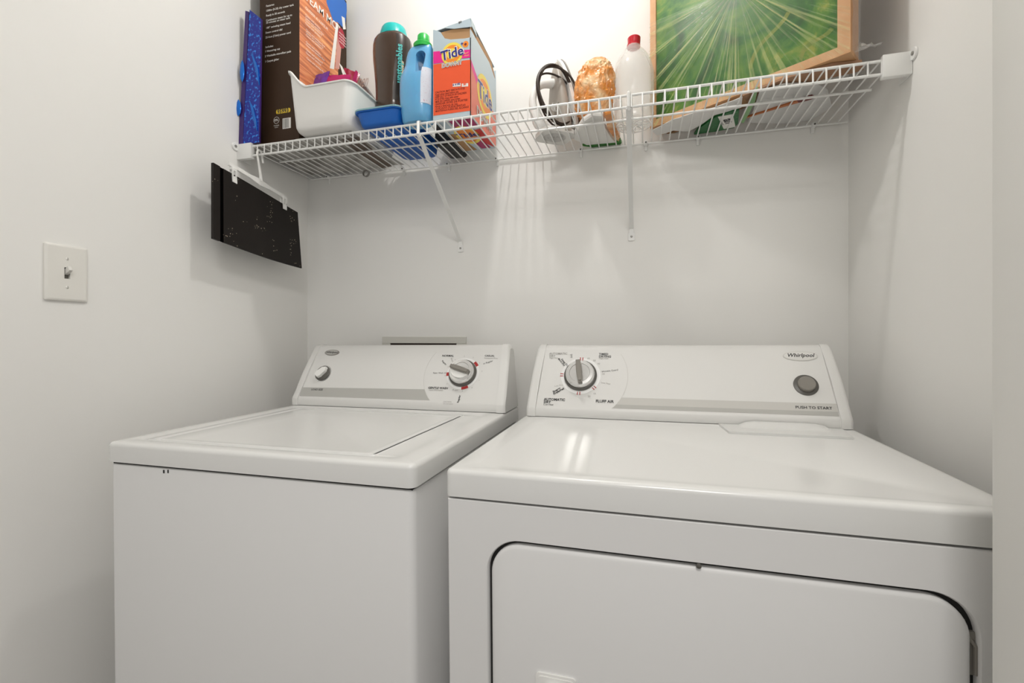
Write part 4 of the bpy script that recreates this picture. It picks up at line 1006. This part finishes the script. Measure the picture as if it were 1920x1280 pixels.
    m.flat([V(.02, .42), V(.28, .42), V(.36, .75), V(.45, .98), V(.02, .98)], h + .0003, 3, TU)
    c = V(.52, .50); m.flat(ellipse(c[0], c[1], .034, .060), h + .0004, 4, TU); m.flat(ellipse(c[0], c[1], .027, .046), h + .0005, 5, TU)
    text(m, 'Tide', .036, c, TU, 0, 6, h=h + .0007, align='CENTER', bold=.04)
    body.merge(m, 16).build('carton', [Ms, Mo, Mp, My, Mr, Mn, Mw, M_ginkl, Md, mat('salmon_print', (.80, .20, .13), .4), Mp, My, Mr, Mn, Mw, M_ginkl, Ms, Mm, mat('red_print', (.62, .02, .02), .4), Mk, My, Mr, Mn], t)
detergent()

# --- steam iron standing on its heel
def iron():
    # local: stands along z; soleplate faces right/back, handle on the left side
    base = (-.240, 1.358, Z0)
    t = thing('clothes_iron', 'white clothes iron standing on its heel wrapped in its dark cord', 'iron', base, (0, 0, 0))
    Mw = M_whitep; ang = math.radians(36)
    F = Matrix.Translation(Vector(base)) @ Matrix.Rotation(ang, 4, 'Z')      # local x: heel(left=handle)->sole(right), y: width, z: length
    # soleplate: pointed outline in the (y, z) plane at x = +.04
    def outline(k, n=14):   # half width along z
        out = []
        for i in range(n + 1):
            f = i / n; z = .012 + .215 * f; wd = .056 * (1 - f ** 2.3) ** .75 * (1 if f > .12 else (.86 + .14 * f / .12)); out.append((wd * k, z))
        return out
    o = outline(1.)
    G = F @ Matrix.Translation((.046, 0, .010)) @ Matrix.Rotation(math.radians(-9), 4, 'Y')
    def pl(mb, k, xa, xb, mi=0):
        q = outline(k); poly = [(w_, z) for w_, z in q] + [(-w_, z) for w_, z in q[::-1][1:]]
        n = len(poly); vs = [(xa, y, z) for y, z in poly] + [(xb, y, z) for y, z in poly]
        mb.add(vs, [list(range(n)), [n + i for i in range(n)][::-1]] + [(i, n + i, n + (i + 1) % n, (i + 1) % n) for i in range(n)], mi, True, G)
    m = MB(); pl(m, 1., 0, .005); m.build('soleplate', mat('soleplate_metal', (.35, .33, .31), .3, metal=.8), t)
    m = MB(); pl(m, 1.02, -.013, -.0025); m.build('shell_rim', Mw, t); m = MB(); pl(m, .97, -.0024, -.0002); m.build('gasket', mat('iron_dark_rim', (.04, .035, .03), .4), t)
    # white body, thick at the heel, lofted toward the tip
    m = MB(); vs = []; n = 20; R_ = 14
    for i in range(R_ + 1):
        f = i / R_; z = .0 + .215 * f; hw = .054 * max(.03, (1 - f ** 2.2)) ** .7; dp = .040 * (1 - f) ** .6 + .008
        if f < .08: hw *= .9; dp *= .95
        for k in range(n):
            a = 2 * math.pi * k / n; x = -dp / 2 + (dp / 2) * math.copysign(abs(math.cos(a)) ** .7, math.cos(a)) - .0125; y = hw * math.copysign(abs(math.sin(a)) ** .8, math.sin(a)); vs.append((x, y, z))
    m.add(vs, [(i * n + k, i * n + (k + 1) % n, (i + 1) * n + (k + 1) % n, (i + 1) * n + k) for i in range(R_) for k in range(n)] + [list(range(n))[::-1], [R_ * n + k for k in range(n)]], 0, True, G)
    m.build('housing', mat('iron_shaded_housing', (.36, .325, .285), .4), t)  # white plastic, its shade put into the grey-brown colour
    # heel plate
    m = MB(); m.prism(rrect(-.060, -.046, .042, .046, .024, 6), .0, .012, T=F); hp = m.build('heel', mat('iron_heel', (.72, .71, .68), .35), t)
    # grey lettering on the heel, read from below
    TU = F @ Matrix.Rotation(math.pi, 4, 'X'); m = MB()
    m.flat(ellipse(-.010, 0, .034, .030), .0004, 0, TU); text(m, 'STEAM', .016, (-.010, .004), TU, .6, 1, h=.0008, align='CENTER'); text(m, '1200 W', .008, (-.010, -.012), TU, .6, 1, h=.0008, align='CENTER')
    m.build('rating_label', [mat('label_grey', (.55, .54, .52), .5), M_ginkl], hp)
    # handle arch on the left
    m = MB(); hp_ = [(-.018, 0, .024), (-.055, 0, .028), (-.072, 0, .055), (-.080, 0, .095), (-.070, 0, .130), (-.045, 0, .150), (-.005, 0, .158), (.020, 0, .160)]
    fine = []; pts = [Vector(p) for p in hp_]
    for i in range(len(pts) - 1):
        p0 = pts[max(i - 1, 0)]; p1 = pts[i]; p2 = pts[i + 1]; p3 = pts[min(i + 2, len(pts) - 1)]
        for k in range(4): u = k / 4; fine.append(.5 * ((2 * p1) + (p2 - p0) * u + (2 * p0 - 5 * p1 + 4 * p2 - p3) * u * u + (3 * p1 - p0 - 3 * p2 + p3) * u ** 3))
    fine.append(pts[-1])
    m.tube(fine, [.014 + .004 * math.cos(i / len(fine) * 6) for i in range(len(fine))], 14, T=F); m.build('handle', Mw, t)
    m = MB(); m.lathe([(.0001, .012), (.010, .010), (.014, .0), (.014, -.006)][::-1], (0, 0, 0), 20, T=F @ frame((-.020, -.030, .075), (0, 0, 1), (1, 0, 0)), cap=False); m.build('steam_dial', Mw, t)
    # cord: several loops round handle and body
    Mc = mat('iron_cord', (.030, .018, .012), .45)
    m = MB()
    for j, (dx, sw, top, r_) in enumerate(((-.006, 0, .180, .0030), (.001, .006, .186, .0030), (.008, -.006, .176, .0030), (.003, .012, .168, .0028))):
        pts = []
        for k in range(56):
            a = 2 * math.pi * k / 56
            z = .104 + (top - .104) * math.sin(a) if math.sin(a) > 0 else .104 + .085 * math.sin(a)
            x = -.024 + (.056 + dx * .6) * math.cos(a) - .012 * math.sin(a)
            y = -.045 + sw + .006 * math.cos(a * 2 + j)
            pts.append((x, y, z))
        m.tube(pts, r_, 8, T=F, closed=True)
    m.build('cord', Mc, t)
iron()

# --- amber bag on a white packet
def amber():
    Mo = mat('amber_film', (.74, .27, .045), .2, coat=.5, bump=(45, .9, .010), vary=(24, (.92, .66, .38), .46, .68))
    c = Vector((-.118, 1.315, 0)); 
    bm = bmesh.new(); bmesh.ops.create_icosphere(bm, subdivisions=5, radius=1)
    zt = aty(1128, 111, 1.315).z; zb = Z0 + .018; zc = (zt + zb) / 2; hz = (zt - zb) / 2
    hw = (aty(1160, 170, 1.315).x - aty(1077, 170, 1.315).x) / 2; cx = (aty(1157, 170, 1.315).x + aty(1075, 170, 1.315).x) / 2
    for v in bm.verts:
        p = v.co.copy(); q = Vector((math.copysign(abs(p.x) ** .75, p.x), math.copysign(abs(p.y) ** .8, p.y), math.copysign(abs(p.z) ** .8, p.z)))
        r1 = 1 - abs(noise.noise(p * 2.6 + Vector((3, 1, 2)))) * .16; r2 = 1.02 - .14 * abs(noise.noise(p * 4.5)) - .12 * abs(noise.noise(p * 9 + Vector((5, 5, 5)))) - .06 * abs(noise.noise(p * 19))
        w_ = 1 - .16 * max(0, p.z)
        lean = .008 * p.z
        v.co = Vector((cx + q.x * hw * r1 * r2 * w_ * .98 + lean, 1.315 + q.y * .062 * r1 * r2 * w_, zc + q.z * hz * (1 - (1 - r1) * .3)))
        if v.co.z < zb: v.co.z = zb
    t = thing('amber_bag', 'crumpled amber plastic wrapped bag standing between the iron and the clear jug', 'bag', (cx, 1.315, zb))
    m = MB(); m.bm(bm, 0, True); m.build('bag', Mo, t)
    def plate(pix, z0, z1, mt, nm, par):
        p = [S(x, y, Z0) for x, y in pix]; n = len(p); ax_ = sum(q.x for q in p) / n; ay_ = sum(q.y for q in p) / n
        vs = []
        for z, k in ((z0, .97), (z0 + (z1 - z0) * .35, 1.0), (z0 + (z1 - z0) * .8, .99), (z1, .92)): vs += [(ax_ + (q.x - ax_) * k, ay_ + (q.y - ay_) * k, z) for q in p]
        m = MB(); m.add(vs, [(i * n + k, i * n + (k + 1) % n, (i + 1) * n + (k + 1) % n, (i + 1) * n + k) for i in range(3) for k in range(n)] + [list(range(n))[::-1], [3 * n + k for k in range(n)]], 0, False)
        return m.build(nm, mt, par)
    plate([(1134, 216), (1146, 212), (1163, 258), (1160, 266), (1150, 258), (1138, 240)], Z0 + .0004, Z0 + .017, Mo, 'film_tail', t)
    t = thing('white_packet', 'white packet with a green back edge lying below the amber bag', 'packet', (-.12, 1.38, Z0))
    plate([(1075, 262), (1078, 250), (1092, 229), (1112, 216), (1131, 217), (1135, 240), (1148, 261), (1156, 268), (1100, 273)], Z0 + .0004, Z0 + .016, mat('packet_white', (.80, .79, .76), .45, bump=(30, .4, .003)), 'packet', t)
    plate([(1092, 274.2), (1157, 269), (1163, 262), (1166, 269), (1160, 273), (1110, 277)], Z0 + .0004, Z0 + .010, mat('packet_green', (.05, .22, .04), .45), 'green_edge', t)
amber()
def clear_jug():
    Y = 1.338
    g = lambda y, xa, xb: (aty((xa + xb) / 2, y, Y).x, aty((xa + xb) / 2, y, Y).z, (aty(xb, y, Y).x - aty(xa, y, Y).x) / 2)
    c = g(150, 1150, 1226); X = c[0]
    t = thing('clear_jug', 'clear plastic jug with a red cap standing left of the leaf picture', 'jug', (X, Y, Z0))
    Mj = mat('cloudy_plastic', (.80, .79, .75), .14, trans=.0, alpha=.36, coat=.8, bump=(24, .35, .004))
    rr_ = c[2]
    R_ = [(X, Y, Z0 + .006, rr_ * .45, rr_ * .45, 2), (X, Y, Z0 + .001, rr_ * .62, rr_ * .62, 2), (X, Y, Z0 + .001, rr_ * .80, rr_ * .80, 2), (X, Y, Z0 + .008, rr_ * .96, rr_ * .96, 2)]
    for z in (.03, .034, .060, .064, .09): R_.append((X, Y, Z0 + z, rr_ * (1.0 if z not in (.034, .064) else .97), rr_ * (1.0 if z not in (.034, .064) else .97), 2))
    for y, xa, xb in ((150, 1150, 1226), (135, 1151, 1225), (120, 1154, 1221), (108, 1160, 1215), (98, 1167, 1208), (92, 1173, 1202), (86, 1176, 1200)): x, z, w_ = g(y, xa, xb); R_.append((x, Y, z, w_, w_, 2))
    m = MB(); loft(m, R_, cap=True); m.build('jug', Mj, t)
    m = MB(); 
    for k in range(12):
        a = k * math.pi / 6; m.tube([(X + rr_ * .2 * math.cos(a), Y + rr_ * .2 * math.sin(a), Z0 + .002), (X + rr_ * .5 * math.cos(a + .35), Y + rr_ * .5 * math.sin(a + .35), Z0 + .0015), (X + rr_ * .75 * math.cos(a + .5), Y + rr_ * .75 * math.sin(a + .5), Z0 + .002)], .0016, 6)
    m.tube([(X + rr_ * .86 * math.cos(a), Y + rr_ * .86 * math.sin(a), Z0 + .002) for a in [k * math.pi / 20 for k in range(40)]], .0016, 6, closed=True)
    m.build('base_ribs', mat('cloudy_ribs', (.85, .84, .82), .2, coat=.5), t)
    x, z, w_ = g(88, 1175.5, 1200.5); x2, z2, w2 = g(71, 1176.5, 1201)
    m = MB(); loft(m, [(x, Y, z - .002, w_, w_, 2), (x, Y, z + .005, w_, w_, 2), (x, Y, z + .006, w_ * .9, w_ * .9, 2), (x2, Y, z + .009, w2 * .96, w2 * .96, 2), (x2, Y, z2 - .002, w2, w2, 2), (x2, Y, z2, w2 * .9, w2 * .9, 2)]); m.build('cap', mat('red_plastic', (.52, .008, .02), .3), t)
clear_jug()

# --- leaf picture in a wooden frame, wrapped in plastic
def leaf_picture():
    z0 = 1.724
    B = atz(1595, 97, z0); A0 = atz(1240, 233, z0); d = (B - A0); d.z = 0; d.normalize()
    T = frame(A0, d, (0, 0, 1))                 # z -> toward the camera
    xa = px(T, 1219, 100)[0]; xb = px(T, 1595, 60)[0]; W = xb - xa
    T = frame(A0 + d * xa, d, (0, 0, 1)); P = lambda x, y: px(T, x, y)
    H = .52; e = P(1229.5, 100)[0]; dp = .062; bz = P(1500, 118)[1]; rz = px(T, 1570, 60)[0]
    t = thing('leaf_picture', 'large green leaf picture in a wooden frame wrapped in clear plastic', 'picture', A0 + d * xa + d * (W / 2))
    Mwd = mat('pale_wood', (.52, .27, .12), .5, vary=(16, (.63, .38, .20), .35, .7))
    m = MB(); fw_b = .020
    m.box((0, 0, -dp), (e, H, 0), T=T); m.build('frame_side', Mwd, t)
    m = MB(); m.box((rz, 0, -dp), (W, H, 0), T=T); m.build('frame_side', Mwd, t)
    m = MB(); m.box((e, 0, -dp), (rz, fw_b, 0), T=T); m.build('frame_bottom', Mwd, t)
    m = MB(); m.box((e, H - fw_b, -dp), (rz, H, 0), T=T); m.build('frame_top', Mwd, t)
    # canvas: mottled greens
    Mc = mat('leaf_canvas', (.04, .16, .01), .45); nt = Mc.node_tree; bs = nt.nodes['Principled BSDF']
    def nd(k, **kw):
        q = nt.nodes.new(k)
        for a_, b_ in kw.items(): setattr(q, a_, b_)
        return q
    tc = nd('ShaderNodeTexCoord'); n1 = nd('ShaderNodeTexNoise'); n1.inputs['Scale'].default_value = 11; n1.inputs['Detail'].default_value = 9; n1.inputs['Roughness'].default_value = .62
    n1.inputs['Distortion'].default_value = .6
    r = nd('ShaderNodeValToRGB'); cr = r.color_ramp; cr.elements[0].position = .30; cr.elements[0].color = (.004, .045, .002, 1); cr.elements[1].position = .74; cr.elements[1].color = (.36, .33, .05, 1)
    q = cr.elements.new(.46); q.color = (.016, .115, .003, 1); q = cr.elements.new(.58); q.color = (.075, .19, .010, 1)
    nt.links.new(tc.outputs['Object'], n1.inputs['Vector']); nt.links.new(n1.outputs['Fac'], r.inputs['Fac']); nt.links.new(r.outputs['Color'], bs.inputs['Base Color'])
    m = MB(); m.box((e, fw_b, -.012), (rz, H - fw_b, -.004), T=T); cv = m.build('canvas', Mc, t)
    # pale crossing leaf ribs painted on the canvas
    Mr = mat('leaf_rib', (.13, .20, .02), .5, vary=(30, (.20, .22, .03), .4, .6))
    m = MB()
    for (x1, y1, x2, y2, w_) in ((1405, 128, 1470, 20, .010), (1500, 112, 1552, 48, .010), (1290, 200, 1330, 100, .010)):
        a = Vector((*P(x1, y1), 0)); b = Vector((*P(x2, y2), 0)); n_ = (b - a).normalized(); n_ = Vector((-n_.y, n_.x, 0)) * w_ / 2
        pts = []
        for k in range(9): f = k / 8; c = a + (b - a) * f + n_ * 2.2 * math.sin(f * 5); pts.append(c)
        lo = [(p.x - n_.x, p.y - n_.y) for p in pts]; hi = [(p.x + n_.x, p.y + n_.y) for p in pts]
        poly = [p for p in lo + hi[::-1]]
        if all(e < p[0] < rz and fw_b < p[1] < H - fw_b for p in poly): m.flat(poly, -.0036, 0, T)
    m.build('leaf_ribs', Mr, cv)
    # stretched plastic: pleats fan out from the gathered point above the frame of the photo
    Mf = bpy.data.materials.new('stretch_film'); Mf.use_nodes = True; nt = Mf.node_tree; nt.nodes.clear()
    def nd(k, **kw):
        q = nt.nodes.new(k)
        for a_, b_ in kw.items(): setattr(q, a_, b_)
        return q
    out = nd('ShaderNodeOutputMaterial'); tr = nd('ShaderNodeBsdfTransparent'); gl = nd('ShaderNodeBsdfGlossy'); gl.inputs['Roughness'].default_value = .12; gl.inputs['Color'].default_value = (1, 1, 1, 1)
    df = nd('ShaderNodeBsdfDiffuse'); df.inputs['Color'].default_value = (.66, .68, .32, 1)
    mx1 = nd('ShaderNodeMixShader'); mx2 = nd('ShaderNodeMixShader'); lw = nd('ShaderNodeLayerWeight'); lw.inputs['Blend'].default_value = .25
    tc = nd('ShaderNodeTexCoord'); mp = nd('ShaderNodeVectorMath', operation='SUBTRACT'); sep = nd('ShaderNodeSeparateXYZ')
    att = nd('ShaderNodeUVMap'); att.uv_map = 'pleat'; sp = nd('ShaderNodeSeparateXYZ'); nt.links.new(att.outputs['UV'], sp.inputs['Vector'])
    cm = nd('ShaderNodeCombineXYZ'); ms = nd('ShaderNodeMath', operation='MULTIPLY'); ms.inputs[1].default_value = 7.0; nt.links.new(sp.outputs['X'], ms.inputs[0]); nt.links.new(ms.outputs[0], cm.inputs['X'])
    mr = nd('ShaderNodeMath', operation='MULTIPLY'); mr.inputs[1].default_value = .22; nt.links.new(sp.outputs['Y'], mr.inputs[0]); nt.links.new(mr.outputs[0], cm.inputs['Y'])
    nz = nd('ShaderNodeTexNoise'); nz.inputs['Scale'].default_value = 2.4; nz.inputs['Detail'].default_value = 5; nt.links.new(cm.outputs[0], nz.inputs['Vector'])
    rp = nd('ShaderNodeValToRGB'); rp.color_ramp.elements[0].position = .50; rp.color_ramp.elements[1].position = .74; rp.color_ramp.elements[0].color = (.0, .0, .0, 1); rp.color_ramp.elements[1].color = (.66, .66, .66, 1)
    nt.links.new(nz.outputs['Fac'], rp.inputs['Fac'])
    bp = nd('ShaderNodeBump'); bp.inputs['Strength'].default_value = .6; bp.inputs['Distance'].default_value = .004; nt.links.new(nz.outputs['Fac'], bp.inputs['Height'])
    nt.links.new(bp.outputs['Normal'], gl.inputs['Normal']); 
    gm = nd('ShaderNodeMath', operation='MULTIPLY_ADD'); gm.inputs[1].default_value = .14; gm.inputs[2].default_value = .018; nt.links.new(lw.outputs['Facing'], gm.inputs[0])
    nt.links.new(gm.outputs[0], mx1.inputs['Fac']); nt.links.new(tr.outputs[0], mx1.inputs[1]); nt.links.new(gl.outputs[0], mx1.inputs[2])
    nt.links.new(rp.outputs['Color'], mx2.inputs['Fac']); nt.links.new(mx1.outputs[0], mx2.inputs[1]); nt.links.new(df.outputs[0], mx2.inputs[2]); nt.links.new(mx2.outputs[0], out.inputs['Surface'])
    c = Vector((*P(1382, -22), 0))
    bm = bmesh.new(); uvl = bm.loops.layers.uv.new('pleat'); nr, na = 26, 150; vv = []
    rmx = .62
    for i in range(nr + 1):
        row = []
        for j in range(na + 1):
            a = math.radians(172 + 196 * j / na); r_ = .015 + (rmx - .015) * i / nr
            x = c.x + r_ * math.cos(a); y = c.y + r_ * math.sin(a)
            k = 1
            if x < 0: k = min(k, (0 - c.x) / (x - c.x))
            if x > W: k = min(k, (W - c.x) / (x - c.x))
            if y < 0: k = min(k, (0 - c.y) / (y - c.y))
            x = c.x + (x - c.x) * k; y = c.y + (y - c.y) * k; rr_ = r_ * k
            h = .0035 + .0035 * (.5 + .5 * noise.noise(Vector((a * 14, rr_ * 2.5, 0)))) * min(1, rr_ / .04)
            v = bm.verts.new(T @ Vector((x, y, h))); row.append((v, a * 2, rr_ * 6))
        vv.append(row)
    for i in range(nr):
        for j in range(na):
            q = (vv[i][j], vv[i + 1][j], vv[i + 1][j + 1], vv[i][j + 1])
            try: f = bm.faces.new([p[0] for p in q])
            except ValueError: continue
            f.smooth = True
            for l, p in zip(f.loops, q): l[uvl].uv = (p[1], p[2])
    bmesh.ops.dissolve_degenerate(bm, edges=bm.edges[:], dist=1e-6)
    off = getoff(t)
    for v in bm.verts: v.co -= off
    me = bpy.data.meshes.new('plastic_wrap'); bm.to_mesh(me); bm.free(); me.materials.append(Mf)
    o = bpy.data.objects.new('plastic_wrap', me); col.objects.link(o); o.parent = t
    # plastic folded round the two sides and its loose corner on the shelf
    Mx = mat('clear_wrap', (.86, .85, .82), .1, alpha=.24, coat=.6, bump=(30, 1., .01))
    m = MB(); nu, nv = 5, 26; vs = []
    for i in range(nu + 1):
        for j in range(nv + 1):
            f = i / nu; z = H * j / nv * 1.0; p = Vector((W + .004 + .003 * noise.noise(Vector((f * 4, z * 30, 1))), z + .001, .004 - (dp + .004) * f)); vs.append(T @ p)
    m.add(vs, [(i * (nv + 1) + j, (i + 1) * (nv + 1) + j, (i + 1) * (nv + 1) + j + 1, i * (nv + 1) + j + 1) for i in range(nu) for j in range(nv)], 0, True)
    m.build('side_wrap', Mx, t)
    m = MB(); vs = []; nu, nv = 10, 8
    for i in range(nu + 1):
        for j in range(nv + 1):
            f = i / nu; g_ = j / nv; vs.append(T @ Vector((W + .004 + .052 * f * (1 - .4 * g_), .004 + .034 * g_ * (1 - f * .75) + .006 * noise.noise(Vector((f * 5, g_ * 5, 7))), -.018 - .025 * g_ + .010 * noise.noise(Vector((f * 6, g_ * 6, 3))))))
    m.add(vs, [(i * (nv + 1) + j, (i + 1) * (nv + 1) + j, (i + 1) * (nv + 1) + j + 1, i * (nv + 1) + j + 1) for i in range(nu) for j in range(nv)], 0, True)
    m.build('wrap_corner', Mx, t)
    return T, W, dp
PT, PW, PD = leaf_picture()
# brown board behind the picture, its edge showing on the left
m = MB(); m.box((-.006, .001, -PD - .020), (PW * .985, .50, -PD - .008), T=PT)
tag(m.build('brown_backing_board', mat('brown_backing', (.30, .15, .07), .55, vary=(20, (.42, .24, .12), .4, .7)), None, origin=PT @ Vector((PW / 2, 0, -PD - .014))), 'brown board standing right behind the leaf picture', 'board')

# --- flat things lying under the right half
Mcard = mat('cardboard', (.36, .20, .115), .7, bump=(120, .3, .001))
def slab_from(name, label, cat, pix, z, th, mt, parent=None, bow=0.):
    p = [S(x, y, z) for x, y in pix]; n = len(p)
    m = MB(); vs = [(q.x, q.y, z) for q in p] + [(q.x, q.y, z + th) for q in p]
    m.add(vs, [list(range(n))[::-1], [n + i for i in range(n)]] + [(i, (i + 1) % n, n + (i + 1) % n, n + i) for i in range(n)])
    if parent is not None: return m.build(name, mt, parent)
    o = m.build(name, mt, None, origin=(sum(q.x for q in p) / n, sum(q.y for q in p) / n, z))
    if label: tag(o, label, cat)
    return o
slab_from('cardboard_sheet', 'brown cardboard sheet on the shelf under the right end of the leaf picture', 'cardboard', [(1392, 180), (1470, 148), (1560, 122), (1616, 116), (1619, 131), (1600, 137), (1530, 152), (1468, 166), (1400, 190)], Z0 + .0095, .005, Mcard)
# wavy white paper along the front
bm = bmesh.new(); tl_ = [(1222, 247), (1262, 226), (1300, 214), (1340, 203), (1372, 192), (1392, 184)]; bl_ = [(1232, 257), (1262, 247), (1292, 249), (1308, 240), (1340, 218), (1390, 204)]
rows = []
for k in range(31):
    f = k / 30 * 5; i = min(int(f), 4); u = f - i
    a = S(tl_[i][0] + (tl_[i + 1][0] - tl_[i][0]) * u, tl_[i][1] + (tl_[i + 1][1] - tl_[i][1]) * u, Z0); b = S(bl_[i][0] + (bl_[i + 1][0] - bl_[i][0]) * u, bl_[i][1] + (bl_[i + 1][1] - bl_[i][1]) * u, Z0)
    rows.append([bm.verts.new(a + (b - a) * j / 8 + Vector((0, 0, .0008 + .0022 * (1 + noise.noise((a + (b - a) * j / 8) * 30))))) for j in range(9)])
for i in range(30):
    for j in range(8): bm.faces.new((rows[i][j], rows[i][j + 1], rows[i + 1][j + 1], rows[i + 1][j]))
r = bmesh.ops.extrude_face_region(bm, geom=bm.faces[:])
for g_ in r['geom']:
    if isinstance(g_, bmesh.types.BMVert): g_.co.z += .0012
m = MB(); m.bm(bm, 0, True); tag(m.build('paper_bag', M_paper2, None, origin=S(1300, 230, Z0)), 'crinkled white paper lying under the left end of the leaf picture', 'paper')
t = thing('green_package', 'dark green snack package with a white label lying under the leaf picture', 'package', S(1345, 236, Z0))
slab_from('package', None, None, [(1301, 252.5), (1309, 242), (1341, 220), (1374, 208), (1386, 206), (1384, 232), (1376, 240), (1340, 247)], Z0 + .0002, .006, mat('dark_green_print', (.01, .13, .03), .35, bump=(40, .4, .002), vary=(90, (.04, .26, .08), .6, .66)), t)
slab_from('label', None, None, [(1346, 219), (1374, 214), (1379, 238), (1357, 242)], Z0 - .0002, .0003, mat('label_white', (.85, .84, .8), .5), t)
a = S(1367, 222, Z0); TU = frame((a.x, a.y, Z0 - .0004), (.35, .9, 0), (.9, -.35, 0)); 
m = MB(); text(m, 'an', .034, (-.002, -.004), TU, 0, 0, h=.0001, bold=.03); text(m, 'ORGANIC', .007, (0, -.022), TU, 0, 0, h=.0001)
m.build('lettering', M_ink, t)
slab_from('green_strip', 'pale green strip of film lying across the shelf right of the green package', 'strip', [(1388, 229), (1399, 205), (1408, 186), (1416, 166), (1421, 166), (1416, 190), (1404, 214), (1394, 231)], Z0 + .0001, .004, mat('pale_green_film', (.22, .42, .18), .3))
slab_from('white_plastic_bag', 'flat milky white plastic bag on the shelf between the stick and the right wall', 'bag', [(1424, 172), (1470, 158), (1530, 156), (1552, 168), (1560, 200), (1520, 226), (1470, 232), (1402, 230), (1412, 208)], Z0 + .0042, .003, mat('milky_bag', (.74, .735, .72), .3, bump=(30, .8, .005), alpha=.9))
pa, pb = S(1399, 221, Z0), S(1526, 182, Z0); t = thing('wooden_spoon', 'orange brown wooden stick with a dark red rounded end lying on the shelf', 'spoon', (pa + pb) / 2 + Vector((0, 0, .0))) 
dd = (pb - pa); Ls = dd.length; Ts = frame((pa.x, pa.y, Z0 + .0002), dd, Vector((0, 0, 1)).cross(dd))
hwf = lambda f: .0028 + .0085 * max(0, (f - .30)) ** 1.2
poly = [(Ls * f, hwf(f)) for f in [k / 12 * .78 for k in range(13)]]; m = MB(); m.prism(poly + [(x, -y) for x, y in poly[::-1]], 0, .0038, T=Ts); m.build('stick', mat('orange_wood', (.50, .16, .05), .4), t)
poly = [(Ls * f, hwf(f) + .0022 * math.sin((f - .78) / .22 * 3.1)) for f in [.78 + k / 10 * .17 for k in range(11)]] + [(Ls * .985, .0075), (Ls, .001)]
m = MB(); m.prism(poly + [(x, -y) for x, y in poly[::-1]], 0, .0038, T=Ts); m.build('spoon_end', mat('dark_red_wood', (.16, .02, .015), .35), t)
